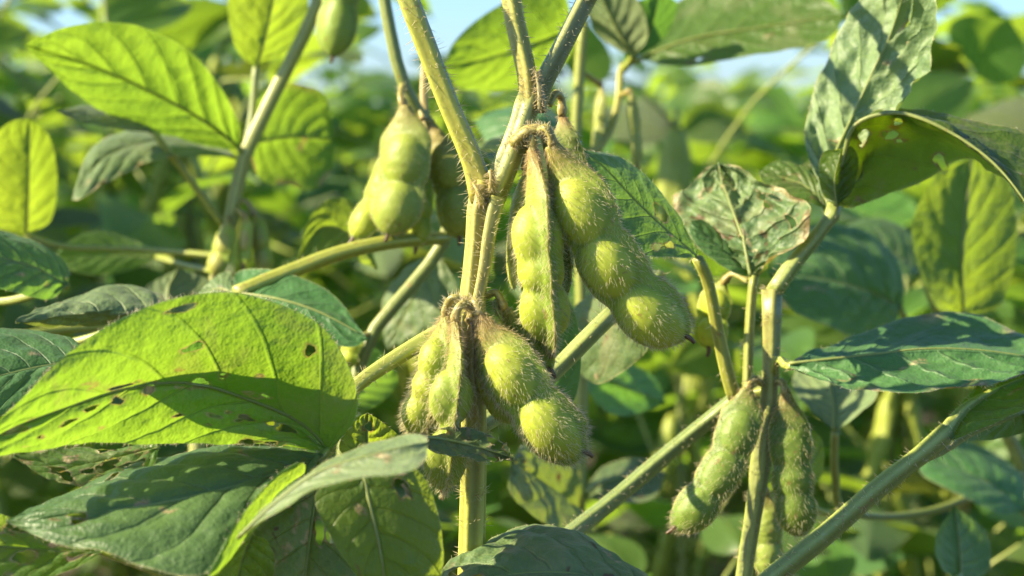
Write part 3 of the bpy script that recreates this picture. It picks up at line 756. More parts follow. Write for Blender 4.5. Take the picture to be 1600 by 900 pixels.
leaf(mainp, [(160, 862, 36.8), (80, 858, 36.4), (0, 852, 36), (-80, 850, 35.6)], [(140, 848, 37.2), (80, 834, 37), (20, 815, 36.6), (-40, 806, 36)], [(130, 885, 36.2), (60, 908, 35.8), (-40, 920, 35.4)],
     mat='chewed', nu=60, nv=44, crinkle=0.04, seed=71, scars=7, nibble=3, holes=[(0.3, -0.3, 0.05, 0.18), (0.5, 0.3, 0.06, 0.2), (0.2, 0.5, 0.05, 0.15), (0.62, -0.5, 0.03, 0.12)], ribr=0.03, label='backlit leaf full of holes under the dark leaf')
leaf(mainp, [(395, 835, 36.3), (378, 880, 36.2), (360, 960, 36.2)], [(365, 845, 36.0), (335, 890, 35.8), (335, 940, 35.9)], [(415, 850, 36.6), (425, 890, 36.7), (400, 940, 36.5)], mat='fresh', nu=30, nv=20, seed=72, ribr=0.03)
petiole(mainp, [(513, 704, 38.6), (505, 712, 38.3), (495, 735, 38.2)], 0.12, 0.08, 73, 30)
petiole(mainp, [(736, 985, 40.5), (650, 1000, 38.5), (606, 985, 35.4)], 0.14, 0.09, 74, 0)
petiole(mainp, [(736, 1040, 40.6), (560, 1060, 38.5), (470, 990, 37)], 0.14, 0.09, 75, 0)
petiole(mainp, [(738, 1010, 40.6), (900, 1040, 39.5), (1040, 968, 37.6)], 0.14, 0.09, 76, 0)
petiole(mainp, [(736, 1080, 40.7), (500, 1050, 39), (300, 920, 37.5), (160, 862, 36.8)], 0.14, 0.07, 77, 0)
leaf(mainp, [(800, 632, 41.6), (846, 640, 43.6), (858, 560, 44.2), (850, 448, 44.4)], [(812, 600, 43.4), (798, 520, 44), (815, 470, 44.3)], [(885, 640, 43.9), (908, 570, 44.3), (895, 480, 44.5)], mat='deep', nu=36, nv=26, seed=79)  # mostly hidden leaf added to shade the pod on the right plant
# dark leaf behind the pods on the long petiole
leaf(mainp, [(1030, 432, 45), (985, 480, 47), (930, 530, 49), (870, 560, 51)], [(1000, 430, 47.5), (940, 450, 50), (880, 500, 52)], [(1045, 480, 45.5), (1000, 560, 47), (930, 600, 49)], mat='worn', nu=40, nv=30, seed=78, relief=0.06, crinkle=0.06, scars=6)

# ------------------------------------------------------------------ the plant on the right with two shaded pods
rp = thing('soybean_plant', 'soybean plant right of the focused one, two shaded pods beside its stem, crinkled leaves above', 'plant', ground_pt(P(1162, 905, 45)))
tube('stem', stem_down([(1206, 452, 45), (1206, 520, 45), (1203, 600, 45), (1192, 700, 45), (1178, 800, 45), (1162, 905, 45)]), 0.165, 0.22, rp, color=(0.28, 0.33, 0.08), color2=(0.20, 0.26, 0.07), nl=80, ns=18, ridges=4, ridge=0.14, hair=34, hairlen=0.15, seed=81, swell=((0.0, 0.02, 0.3), (0.07, 0.015, 0.3)), redends=0.25)
petiole(rp, [(1208, 458, 45), (1240, 412, 45.1), (1275, 370, 45.3), (1303, 332, 45.5), (1304, 318, 45.5)], 0.19, 0.14, 82, 14, color=(0.30, 0.36, 0.09), swell=((0.93, 0.06, 0.25),))
petiole(rp, [(1150, 625, 45), (1138, 590, 44.8), (1122, 520, 44.5), (1106, 440, 44), (1090, 404, 43.6)], 0.15, 0.12, 83, 8, color=(0.34, 0.36, 0.06))
petiole(rp, [(1170, 650, 45.2), (1168, 600, 45.5), (1172, 500, 45.6), (1178, 430, 45.6)], 0.12, 0.11, 84, 6, color=(0.32, 0.35, 0.08))
petiole(rp, [(1205, 590, 45), (1215, 560, 44.6), (1228, 572, 44.3), (1240, 572, 44)], 0.10, 0.08, 85, 8)
petiole(rp, [(1203, 610, 45.2), (1178, 615, 45.4), (1150, 622, 46)], 0.14, 0.13, 86, 6)
leaf(rp, [(1090, 402, 43.6), (1040, 358, 43.2), (990, 310, 42.8), (945, 262, 42.4), (905, 232, 42.2)], [(1086, 380, 43.9), (1052, 318, 44.1), (1010, 268, 43.8), (955, 236, 43.2)], [(1060, 405, 42.8), (1000, 398, 42.2), (950, 372, 42), (910, 320, 41.9), (900, 270, 42)],
     mat='deep', nu=80, nv=56, relief=0.02, crinkle=0.03, seed=87, scars=3, nibble=1, edgehair=22, ribr=0.045, holes=[(0.25, 0.55, 0.03, 0.12), (0.33, 0.75, 0.02, 0.1)], label='dark green leaf with hairy rim behind the upper pods')
leaf(rp, [(1302, 325, 45.7), (1292, 285, 46), (1312, 240, 46.4), (1340, 180, 46.7), (1372, 110, 46.8), (1400, 50, 46.6), (1430, -50, 46)], [(1276, 282, 46.5), (1257, 215, 47.3), (1268, 150, 48), (1300, 70, 48.2), (1330, 15, 48), (1375, -40, 47)],
     [(1335, 275, 45.4), (1375, 210, 45.2), (1422, 150, 45.2), (1446, 100, 45.2), (1461, 40, 45.2), (1463, 0, 45.2), (1452, -40, 45.4)], mat='pale', nu=110, nv=70, relief=0.19, crinkle=0.12, seed=88, scars=3, nibble=1, edgehair=8, ribr=0.05,
     holes=[(0.30, -0.30, 0.012, 0.08)], flip=1.0, label='upright pale crinkled leaf')
leaf(rp, [(1305, 322, 45), (1312, 258, 44.7), (1335, 195, 44.3), (1390, 173, 43.8), (1445, 187, 43.3), (1505, 222, 42.9), (1555, 262, 42.5), (1600, 318, 42.1), (1650, 400, 42)],
     [(1318, 245, 45.8), (1348, 184, 46), (1400, 171, 45.7), (1470, 180, 45.3), (1540, 195, 44.9), (1625, 215, 44.4), (1690, 310, 43)],
     [(1340, 323, 45.6), (1390, 304, 45.7), (1450, 279, 45.6), (1500, 245, 45.2), (1545, 262, 44.6), (1590, 310, 43.8), (1635, 390, 43)], mat='chewed', nu=100, nv=60, relief=0.07, crinkle=0.06, bulge=0.2, seed=89, scars=11, nibble=5, ribr=0.07, edgehair=14, label='arched leaf folded over with a sunlit crest')  # midrib tube follows the fold: a pale painted highlight on the crest
leaf(rp, [(1308, 322, 44.9), (1305, 280, 44.7), (1316, 232, 44.6)], [(1288, 308, 45.2), (1280, 270, 45.2), (1287, 238, 45)], [(1332, 300, 44.9), (1342, 255, 44.7), (1332, 228, 44.5)], mat='fresh', nu=36, nv=26, seed=90, ribr=0.03)
leaf(rp, [(1290, 325, 46.5), (1255, 287, 47), (1186, 266, 47.5)], [(1282, 288, 46.9), (1255, 262, 47.4), (1215, 253, 47.6)], [(1265, 316, 46.4), (1222, 306, 46.8), (1192, 285, 47.2)], mat='chewed', nu=40, nv=30, seed=91, scars=3, nibble=1, ribr=0.03)
leaf(rp, [(1178, 432, 45.6), (1168, 385, 45.9), (1148, 330, 46.6), (1132, 285, 47.2), (1126, 256, 47.5)], [(1150, 415, 46.2), (1100, 394, 47), (1065, 362, 47.6), (1047, 310, 48), (1075, 290, 48), (1100, 264, 47.8)],
     [(1212, 400, 45), (1252, 368, 44.8), (1269, 330, 45), (1235, 298, 45.8), (1190, 285, 46.5), (1160, 260, 47)], mat='worn', nu=80, nv=70, relief=0.15, crinkle=0.13, seed=92, scars=9, nibble=4, ribr=0.05, chew=0.06, holes=[(0.5, -0.6, 0.03, 0.06), (0.55, 0.5, 0.02, 0.06), (0.4, 0.65, 0.03, 0.05)], label='broad crinkled mottled leaf')
leaf(rp, [(1174, 432, 45.9), (1135, 395, 46.2), (1080, 345, 46.6)], [(1165, 395, 46.8), (1110, 352, 47.2)], [(1150, 425, 45.6), (1100, 392, 45.9), (1078, 360, 46.3)], mat='deep', nu=40, nv=24, seed=93, ribr=0.03)
leaf(rp, [(1234, 572, 44), (1290, 566, 43.9), (1370, 557, 43.9), (1450, 549, 43.9), (1540, 552, 43.8), (1660, 570, 43.5)], [(1250, 560, 44.8), (1320, 530, 46.3), (1400, 500, 47.3), (1470, 490, 47.6), (1540, 499, 47.2), (1620, 530, 46)],
     [(1250, 583, 43.5), (1300, 598, 42.8), (1360, 609, 42.3), (1440, 612, 42.1), (1520, 608, 42.1), (1600, 592, 42.4)], mat='deep', nu=110, nv=70, relief=0.09, crinkle=0.035, seed=94, scars=6, nibble=2, chew=0.06, edgehair=12, ribr=0.045, flip=1, wave=0.08, label='wide dark leaf held level at the right edge')
pod(rp, [(1168, 606, 44.6), (1158, 655, 44.5), (1132, 725, 44.4), (1090, 790, 44.4), (1052, 826, 44.5)], 0.47, [(0.28, 0.13, 0.9), (0.55, 0.14, 1.0), (0.82, 0.15, 1.0)], face=(-0.3, -0.92, 0.2), hair=1300, hairlen=0.16, seed=95, color=(0.15, 0.225, 0.03), color2=(0.12, 0.19, 0.028), stalk=[(1190, 600, 45), (1178, 592, 44.8)], brown=0.3, neck=0.12, bh=0.26)  # shade put into the skin colour: darker green than the other pods
pod(rp, [(1228, 612, 44.7), (1233, 670, 44.6), (1238, 740, 44.5), (1244, 800, 44.5), (1250, 838, 44.6)], 0.46, [(0.40, 0.14, 0.8), (0.60, 0.13, 0.9), (0.82, 0.15, 1.0)], face=(-0.2, -0.95, 0.1), hair=1100, hairlen=0.16, seed=96, bh=0.28, color=(0.15, 0.225, 0.03), color2=(0.12, 0.19, 0.028), stalk=[(1206, 600, 45), (1220, 596, 44.8)], brown=0.5, tip=False)  # same dark skin colour, standing in for shade
pod(rp, [(1130, 440, 47), (1116, 480, 47), (1108, 545, 47)], 0.42, [(0.35, 0.2, 0.8), (0.75, 0.2, 1.0)], face=(-0.5, -0.8, 0.1), seed=97, stalk=[(1170, 440, 46.5), (1145, 428, 46.8)], brown=0.3)
pod(rp, [(1196, 770, 45.6), (1198, 830, 45.5), (1204, 905, 45.5)], 0.34, [(0.4, 0.2, 0.8), (0.75, 0.2, 0.8)], face=(-0.2, -0.95, 0), hair=200, seed=98, color=(0.24, 0.31, 0.06), color2=(0.22, 0.28, 0.06), stalk=[(1186, 750, 45.2), (1192, 752, 45.5)])

# ------------------------------------------------------------------ plant at the right edge with the long slanting petiole
re_ = thing('soybean_plant', 'soybean plant of which a thick slanting petiole rises to a leaf at the right edge', 'plant', ground_pt(P(1150, 960, 41.8)))
tube('stem', stem_down([(1160, 940, 41.6), (1150, 1010, 41.8)]), 0.22, 0.30, re_, color=(0.2, 0.26, 0.06), ns=12, seed=101)
petiole(re_, [(1160, 945, 41.5), (1210, 900, 41.5), (1290, 835, 41.6), (1370, 765, 41.8), (1450, 702, 42), (1482, 672, 42.1)], 0.225, 0.18, 102, 30, color=(0.24, 0.31, 0.07), color2=(0.28, 0.34, 0.08), swell=((0.93, 0.05, 0.15),))
petiole(re_, [(1476, 680, 42.1), (1492, 655, 42.3), (1515, 632, 42.6), (1560, 606, 43)], 0.16, 0.04, 108, 14, color=(0.32, 0.38, 0.09))
petiole(re_, [(1440, 716, 42.2), (1475, 700, 42.6), (1520, 672, 43), (1600, 640, 43.6)], 0.13, 0.10, 103, 10, color=(0.26, 0.33, 0.09))
leaf(re_, [(1480, 690, 42.2), (1512, 640, 42.6), (1560, 608, 43), (1660, 570, 43.5)], [(1486, 655, 43), (1520, 602, 43.8), (1570, 572, 44.2), (1640, 540, 44.2)], [(1500, 686, 41.8), (1560, 658, 41.9), (1620, 630, 42.2)], mat='fresh', nu=50, nv=36, relief=0.05, crinkle=0.04, seed=104, scars=3, nibble=1, edgehair=8, ribr=0.04)
leaf(re_, [(1600, 640, 43.6), (1560, 655, 44.5), (1500, 690, 45.5)], [(1590, 625, 45), (1530, 640, 46)], [(1610, 670, 43), (1550, 690, 44)], mat='deep', nu=30, nv=20, seed=105, ribr=0.03)
petiole(re_, [(1150, 960, 42), (1300, 985, 46), (1420, 960, 50), (1500, 900, 52)], 0.14, 0.1, 106, 0)
leaf(re_, [(1500, 905, 52), (1498, 860, 52.5), (1490, 790, 53)], [(1468, 880, 51.5), (1462, 830, 52)], [(1545, 890, 53), (1540, 830, 53.5)], mat='deep', nu=30, nv=22, seed=107)

# ------------------------------------------------------------------ middle right, blurred
mr = thing('soybean_plant', 'blurred soybean plant at right with a round blue-green leaf and an upright oval one', 'plant', ground_pt(P(1640, 900, 63)))
tube('stem', stem_down([(1448, 430, 61), (1475, 500, 61), (1540, 610, 62), (1610, 760, 63), (1640, 900, 63)]), 0.2, 0.3, mr, color=(0.27, 0.32, 0.08), ns=10, seed=110)
petiole(mr, [(1475, 500, 61), (1492, 515, 59), (1505, 502, 58)], 0.12, 0.1, 111, 0)
petiole(mr, [(1480, 508, 61), (1440, 520, 60), (1415, 500, 59.6), (1405, 478, 59.5)], 0.12, 0.1, 112, 0)
leaf(mr, [(1408, 480, 59.5), (1360, 455, 58.8), (1290, 435, 58.2), (1200, 425, 57.6)], [(1412, 430, 60.5), (1375, 382, 61), (1300, 352, 61), (1240, 372, 60)], [(1395, 505, 58.8), (1355, 525, 57.8), (1300, 512, 57), (1235, 480, 57)], mat='deep', nu=60, nv=44, relief=0.06, crinkle=0.05, seed=113, scars=3, nibble=1, label='round blue-green leaf')
leaf(mr, [(1505, 502, 58), (1502, 410, 57.6), (1508, 330, 57.6), (1518, 246, 57.8)], [(1462, 475, 57), (1430, 405, 57.2), (1428, 335, 57.2), (1468, 268, 57.5)], [(1560, 480, 58.4), (1588, 400, 58.6), (1585, 310, 58.6), (1560, 262, 58.4)], mat='fresh', nu=60, nv=44, relief=0.05, seed=114, label='upright oval green leaf')
leaf(mr, [(1440, 425, 64), (1380, 385, 64), (1310, 370, 64)], [(1430, 370, 65), (1380, 338, 65.5), (1330, 345, 65)], [(1420, 430, 63), (1360, 430, 63), (1320, 400, 63)], mat='deep', nu=40, nv=30, seed=115)
leaf(mr, [(1305, 674, 51), (1302, 625, 52), (1292, 575, 53)], [(1284, 655, 51.5), (1242, 612, 52.5), (1245, 580, 53.5)], [(1332, 650, 50.5), (1370, 615, 51), (1345, 585, 52.5)], mat='pale', nu=36, nv=30, seed=116, ribr=0.06, label='pale triangular leaf')
petiole(mr, [(1600, 740, 62.8), (1450, 800, 58), (1325, 800, 54), (1305, 740, 52), (1305, 674, 51)], 0.13, 0.11, 117, 0, color=(0.25, 0.30, 0.07))
leaf(mr, [(1250, 772, 50), (1265, 730, 50), (1262, 668, 50)], [(1242, 740, 49.6), (1240, 690, 49.6)], [(1285, 745, 50.4), (1286, 690, 50.4)], mat='fresh', nu=30, nv=20, seed=118, label='small glowing leaf')
petiole(mr, [(1330, 800, 56), (1285, 800, 52), (1250, 772, 50)], 0.1, 0.08, 119, 0, color=(0.36, 0.40, 0.07))
leaf(mr, [(1600, 800, 58), (1540, 750, 58.5), (1440, 715, 59)], [(1590, 740, 60), (1520, 695, 61), (1470, 695, 60)], [(1560, 800, 57), (1490, 770, 57), (1440, 740, 58)], mat='deep', nu=40, nv=30, seed=120, relief=0.06)
petiole(mr, [(1620, 790, 63), (1630, 830, 60), (1600, 800, 58)], 0.12, 0.09, 121, 0)

# ------------------------------------------------------------------ top centre/right, blurred
tr_ = thing('soybean_plant', 'blurred soybean plant rising behind the upper pods, broad leaves against the sky', 'plant', ground_pt(P(905, 900, 58)))
tube('stem', stem_down([(912, 30, 58), (906, 110, 58), (900, 230, 58), (905, 360, 58), (910, 560, 58), (905, 800, 58)]), 0.16, 0.3, tr_, color=(0.33, 0.37, 0.08), ns=10, seed=130)
petiole(tr_, [(900, 250, 58), (945, 220, 58.5), (966, 160, 59), (972, 105, 59.5), (1000, 92, 60)], 0.13, 0.11, 131, 0, color=(0.40, 0.40, 0.10))
petiole(tr_, [(912, 40, 58), (905, 20, 59), (890, 45, 60)], 0.11, 0.09, 132, 0)
petiole(tr_, [(972, 110, 59.5), (985, 95, 59), (990, 85, 58.5)], 0.11, 0.09, 133, 0)
leaf(tr_, [(895, 45, 60), (830, 70, 59.5), (760, 92, 59), (690, 105, 58.4)], [(880, -10, 59.4), (820, -8, 59), (760, 20, 58.6), (712, 62, 58.4)], [(890, 85, 60.6), (855, 118, 60.6), (790, 138, 60.2), (722, 141, 59.2)], mat='fresh', nu=60, nv=44, relief=0.05, seed=134, label='glowing yellow-green leaf')
leaf(tr_, [(1000, 92, 60), (1080, 62, 59.5), (1180, 45, 59), (1322, 24, 58)], [(1010, 48, 61), (1060, 4, 61.4), (1130, -30, 61), (1250, -20, 59.5)], [(1045, 99, 59), (1130, 94, 58.4), (1220, 80, 57.8), (1290, 58, 57.6)], mat='chewed', nu=70, nv=44, relief=0.05, seed=135, scars=3, nibble=1, label='long green leaf across the top edge')
leaf(tr_, [(990, 86, 58.6), (962, 40, 58.4), (930, -30, 58)], [(960, 78, 59), (925, 45, 59.2), (912, 0, 58.8)], [(1012, 62, 58), (1005, 20, 57.6), (975, -25, 57.6)], mat='pale', nu=40, nv=30, seed=136)
leaf(tr_, [(975, 100, 59.4), (1010, 60, 58.6), (1030, -10, 58)], [(975, 60, 58.6), (985, 10, 58)], [(1030, 70, 59), (1060, 10, 58.6)], mat='deep', nu=30, nv=20, seed=137)
for i, q in enumerate([((940, 130), (936, 190), (932, 250)), ((985, 140), (992, 200), (996, 260))]):
    pod(tr_, [(*q[0], 58.5), (*q[1], 58.5), (*q[2], 58.5)], 0.20, [(0.4, 0.18, 0.6), (0.75, 0.18, 0.7)], face=(-0.6, -0.7, 0), seed=140 + i, nl=40, ns=24, brown=0.4, color=(0.30, 0.34, 0.09), color2=(0.27, 0.31, 0.09), stalk=[(966, 150, 59) if i else (906, 110, 58.2)])
leaf(tr_, [(905, 800, 58), (860, 760, 54), (800, 720, 50)], [(900, 730, 57), (830, 690, 53)], [(930, 830, 55), (860, 820, 51), (800, 770, 49)], mat='worn', nu=50, nv=36, seed=145, relief=0.05, crinkle=0.05, label='scarred dark leaf behind the stem foot')
leaf(tr_, [(912, 560, 58), (965, 600, 60), (1040, 630, 62)], [(950, 555, 60), (1020, 585, 62)], [(920, 610, 58), (970, 650, 60)], mat='deep', nu=40, nv=30, seed=146, relief=0.05)
leaf(tr_, [(905, 780, 58), (960, 750, 58), (1040, 740, 59)], [(940, 730, 60), (1000, 715, 60)], [(960, 785, 56), (1020, 775, 57)], mat='worn', nu=40, nv=30, seed=147, relief=0.05)
leaf(tr_, [(903, 300, 58), (860, 240, 55), (745, 235, 51)], [(840, 215, 56), (780, 212, 53)], [(850, 268, 54), (790, 262, 51.5)], mat='pale', nu=40, nv=30, seed=148, relief=0.05)
leaf(tr_, [(905, 260, 58), (830, 190, 60), (740, 190, 62)], [(860, 170, 62), (780, 172, 63)], [(850, 230, 59), (770, 228, 60.5)], mat='deep', nu=30, nv=20, seed=149)

# ------------------------------------------------------------------ centre left: smooth blurred pods
cl = thing('soybean_plant', 'soybean plant with a hanging bunch of blurred smooth pods left of the focused stem', 'plant', ground_pt(P(520, 900, 50)))
tube('stem', stem_down([(575, -120, 50), (595, -30, 50), (612, 60, 50), (630, 130, 50), (662, 190, 50.4), (694, 260, 51), (704, 330, 51), (690, 385, 51), (636, 455, 50.8), (580, 525, 50.5), (545, 640, 50.3), (530, 800, 50.2)]), 0.15, 0.28, cl, color=(0.26, 0.31, 0.08), color2=(0.18, 0.23, 0.06), nl=90, ns=14, ridge=0.1, seed=150)
petiole(cl, [(695, 372, 51), (655, 374, 50), (600, 380, 49.4), (530, 396, 49), (450, 426, 48.6), (368, 460, 48)], 0.16, 0.20, 151, 4, color=(0.36, 0.39, 0.06))
petiole(cl, [(664, 100, 51), (662, 150, 50.6), (668, 195, 50.4)], 0.09, 0.1, 152, 0, color=(0.38, 0.30, 0.10))
pod(cl, [(633, 165, 49.4), (634, 215, 49.4), (628, 290, 49.3), (606, 366, 49.2)], 0.72, [(0.42, 0.19, 1.0), (0.79, 0.20, 1.08)], face=(-0.45, -0.88, 0.05), seed=153, stalk=[(630, 130, 50), (626, 150, 49.5)], brown=0.45, color=(0.27, 0.33, 0.05), color2=(0.22, 0.28, 0.05), hair=500, hairlen=0.12)
pod(cl, [(622, 215, 50.3), (606, 270, 50.2), (580, 330, 50.1), (552, 372, 50)], 0.48, [(0.45, 0.18, 0.8), (0.80, 0.18, 1.0)], face=(-0.6, -0.78, 0.1), seed=154, stalk=[(632, 160, 50.2)], brown=0.4, hair=300, hairlen=0.12)
pod(cl, [(672, 190, 50.4), (690, 240, 50.2), (712, 310, 50.2), (718, 372, 50.4)], 0.55, [(0.4, 0.17, 0.8), (0.78, 0.18, 0.9)], face=(-0.3, -0.92, 0.1), seed=155, stalk=[(664, 175, 50.4)], brown=0.6, neck=0.4, color=(0.26, 0.31, 0.05), color2=(0.22, 0.27, 0.05), hair=300, hairlen=0.12)
pod(cl, [(650, 260, 50.2), (656, 310, 50.1), (650, 385, 50)], 0.42, [(0.5, 0.2, 0.8), (0.8, 0.18, 0.8)], face=(-0.6, -0.8, 0.1), seed=156, stalk=[(655, 190, 50.4)], brown=0.3, hair=200, hairlen=0.12)
pod(cl, [(662, 185, 50), (660, 215, 49.9), (655, 250, 50), (648, 300, 50)], 0.16, [(0.5, 0.2, 0.3)], face=(-0.6, -0.8, 0.1), seed=157, stalk=[(655, 170, 50.2)], brown=0.5, tip=False, color=(0.36, 0.33, 0.08), color2=(0.36, 0.33, 0.08))
leaf(cl, [(590, 420, 54), (545, 365, 53.5), (500, 355, 53), (464, 405, 52.4)], [(560, 330, 54), (522, 311, 53.6), (488, 335, 53)], [(550, 410, 53), (510, 415, 52.6)], mat='fresh', nu=40, nv=30, seed=158)
leaf(cl, [(368, 460, 48), (430, 468, 47.4), (500, 490, 47), (575, 530, 46.6)], [(370, 425, 48.8), (430, 425, 48.6), (520, 462, 48)], [(400, 500, 46.5), (470, 525, 46.2), (540, 540, 46.2)], mat='deep', nu=50, nv=36, seed=159, relief=0.05)
leaf(cl, [(368, 460, 48), (345, 450, 48.4), (312, 455, 49)], [(360, 425, 49), (335, 430, 49)], [(350, 470, 48), (325, 475, 48.4)], mat='worn', nu=30, nv=20, seed=160)
leaf(cl, [(690, 400, 54), (655, 445, 54.4), (605, 545, 55)], [(650, 410, 55), (600, 470, 55.6)], [(715, 460, 53.6), (680, 530, 54)], mat='worn', nu=40, nv=30, seed=161, relief=0.06, crinkle=0.05)
leaf(cl, [(540, 640, 50.3), (560, 590, 51), (610, 560, 52)], [(530, 580, 51), (570, 540, 52)], [(580, 640, 51), (620, 600, 52)], mat='field', nu=30, nv=20, seed=162)
pod(cl, [(560, 525, 50.2), (548, 545, 50), (540, 572, 50)], 0.32, [(0.4, 0.2, 0.8), (0.75, 0.2, 0.8)], face=(-0.6, -0.8, 0), seed=163, nl=30, ns=20, stalk=[(576, 522, 50.4)])

# ------------------------------------------------------------------ left, blurred, with the big glowing leaf
lp = thing('soybean_plant', 'blurred soybean plant at left whose big glowing leaf spreads below the sky', 'plant', ground_pt(P(300, 900, 57)))
tube('stem', stem_down([(515, -70, 57), (490, 20, 57), (442, 118, 57), (402, 200, 57), (381, 245, 57), (362, 330, 57), (340, 425, 57), (320, 560, 57), (300, 800, 57)]), 0.20, 0.32, lp, color=(0.42, 0.45, 0.13), ns=12, nl=80, seed=170, ridge=0.15, swell=((0.27, 0.02, 0.35),))
petiole(lp, [(384, 240, 57), (395, 170, 57.2), (400, 105, 57.2)], 0.11, 0.10, 171, 0, color=(0.30, 0.35, 0.14))
petiole(lp, [(352, 355, 57), (300, 285, 56.4), (240, 206, 55.6)], 0.11, 0.10, 172, 0, color=(0.38, 0.41, 0.07))
petiole(lp, [(384, 250, 57), (380, 240, 56.9), (371, 232, 56.8)], 0.10, 0.08, 173, 0)
leaf(lp, [(372, 232, 56.8), (310, 186, 55.8), (220, 138, 54.6), (130, 100, 53.4), (38, 70, 52.2)], [(372, 192, 56.4), (340, 130, 55.2), (290, 76, 54.2), (210, 40, 53.2), (130, 38, 52.6), (75, 52, 52.2)],
     [(345, 229, 57), (270, 216, 56.6), (195, 195, 55.6), (130, 152, 54.2), (75, 106, 53)], mat='fresh', nu=80, nv=56, relief=0.11, crinkle=0.02, seed=174, ribr=0.06, label='big glowing leaf with dark veins')
leaf(lp, [(400, 105, 57.2), (415, 50, 57), (430, -20, 56.8), (436, -60, 56.6)], [(374, 80, 56.6), (361, 40, 56.2), (360, -10, 56), (395, -50, 56.2)], [(442, 85, 57.8), (476, 40, 58), (482, -10, 58), (462, -50, 57.4)], mat='fresh', nu=50, nv=36, seed=175)
pod(lp, [(550, -130, 55.5), (545, -70, 55.2), (532, 0, 55), (520, 88, 55)], 0.60, [(0.50, 0.2, 0.8), (0.80, 0.19, 1.0)], face=(-0.3, -0.95, 0.1), seed=176, stalk=[(520, -90, 57), (535, -140, 56)], color=(0.22, 0.31, 0.05), color2=(0.18, 0.26, 0.05), brown=0.3)
leaf(lp, [(394, 222, 59), (455, 214, 59.6), (522, 218, 60)], [(405, 155, 58.6), (450, 128, 59), (502, 142, 59.4), (518, 180, 59.8)], [(398, 268, 59.4), (430, 291, 59.8), (485, 297, 60.2), (519, 275, 60.2)], mat='fresh', nu=44, nv=36, seed=177, scars=2, chew=0.10, label='squarish glowing leaf')
petiole(lp, [(384, 246, 57), (390, 232, 58), (394, 222, 59)], 0.08, 0.07, 178, 0)
leaf(lp, [(240, 206, 55.6), (180, 186, 55), (88, 174, 54.2)], [(200, 178, 56.2), (135, 160, 55.6)], [(200, 203, 55), (150, 192, 54.4)], mat='pale', nu=40, nv=24, seed=179, relief=0.05)
leaf(lp, [(372, 246, 57), (300, 228, 57), (225, 222, 56.4), (155, 252, 55), (112, 314, 53.4)], [(330, 222, 58.4), (250, 205, 58.6), (190, 202, 57.8), (140, 232, 56)], [(300, 248, 56), (235, 252, 55.2), (172, 280, 54), (125, 308, 53)], mat='pale', nu=56, nv=36, seed=180, scars=2, chew=0.08, relief=0.05, label='arched grey-green leaf')
leaf(lp, [(40, 365, 58), (44, 280, 57.4), (46, 184, 57)], [(-30, 345, 57), (-34, 250, 56.4), (8, 195, 56.6)], [(78, 345, 58.6), (87, 280, 58.4), (76, 215, 57.8)], mat='fresh', nu=44, nv=36, seed=181, label='glowing leaf cut by the left edge')
petiole(lp, [(345, 400, 57), (220, 390, 58), (100, 385, 58), (40, 365, 58)], 0.10, 0.08, 182, 0)
leaf(lp, [(245, 402, 60), (165, 398, 59.6), (84, 402, 59)], [(205, 374, 60.4), (150, 362, 60), (105, 380, 59.4)], [(205, 422, 59.6), (150, 432, 59), (100, 420, 58.8)], mat='fresh', nu=36, nv=26, seed=183)
petiole(lp, [(340, 425, 57), (290, 415, 58.5), (245, 402, 60)], 0.09, 0.07, 184, 0)
pod(lp, [(358, 345, 56.6), (348, 385, 56.4), (334, 432, 56.4)], 0.38, [(0.4, 0.2, 0.8), (0.78, 0.18, 0.9)], face=(-0.6, -0.8, 0), seed=185, nl=36, ns=24, stalk=[(362, 332, 57)], color=(0.34, 0.34, 0.08))
pod(lp, [(398, 335, 56.8), (406, 375, 56.6), (416, 428, 56.6)], 0.36, [(0.4, 0.2, 0.8), (0.78, 0.18, 0.9)], face=(-0.6, -0.8, 0), seed=186, nl=36, ns=24, stalk=[(366, 318, 57), (385, 315, 56.9)], color=(0.30, 0.32, 0.08))
pod(lp, [(384, 335, 56.4), (384, 370, 56.3), (380, 415, 56.3)], 0.25, [(0.5, 0.2, 0.8)], face=(-0.6, -0.8, 0), seed=187, nl=36, ns=24, stalk=[(364, 322, 57)], color=(0.38, 0.34, 0.10), brown=0.8)

# ------------------------------------------------------------------ left edge, middle height
le_ = thing('soybean_plant', 'soybean plant at the left edge with bluish leaves just behind the holed leaf', 'plant', ground_pt(P(-120, 700, 50)))
tube('stem', stem_down([(-150, 330, 50), (-140, 450, 50), (-130, 700, 50)]), 0.2, 0.3, le_, ns=10, seed=190)
for i, (a, b, c) in enumerate((((-145, 400, 50), (-20, 470, 49), (105, 445, 47.5)), ((-140, 470, 50), (60, 540, 48), (270, 486, 46)), ((-138, 540, 50), (20, 640, 46), (140, 562, 42.6)), ((-138, 560, 50), (60, 520, 52), (270, 505, 54)))):
    petiole(le_, [a, b, c], 0.12, 0.09, 191 + i, 0)
leaf(le_, [(105, 445, 47.5), (50, 414, 47), (-50, 388, 46)], [(98, 415, 48.2), (62, 385, 48.4), (0, 362, 48), (-40, 356, 47)], [(82, 466, 46.8), (30, 456, 46), (-40, 432, 45.4)], mat='deep', nu=50, nv=36, seed=195, scars=3, relief=0.06, crinkle=0.04, edgehair=10, label='bluish leaf with a pale hairy rim')
leaf(le_, [(270, 486, 46), (200, 487, 45.4), (120, 490, 44.8), (25, 503, 44)], [(250, 458, 47.4), (190, 442, 47.4), (130, 458, 46.6), (65, 488, 45)], [(210, 502, 46), (135, 514, 45.6), (70, 514, 45)], mat='pale', nu=60, nv=40, seed=196, scars=4, nibble=1, relief=0.05, crinkle=0.05, rib=False, edgehair=8, label='curled leaf, grey above and yellow-green beneath')
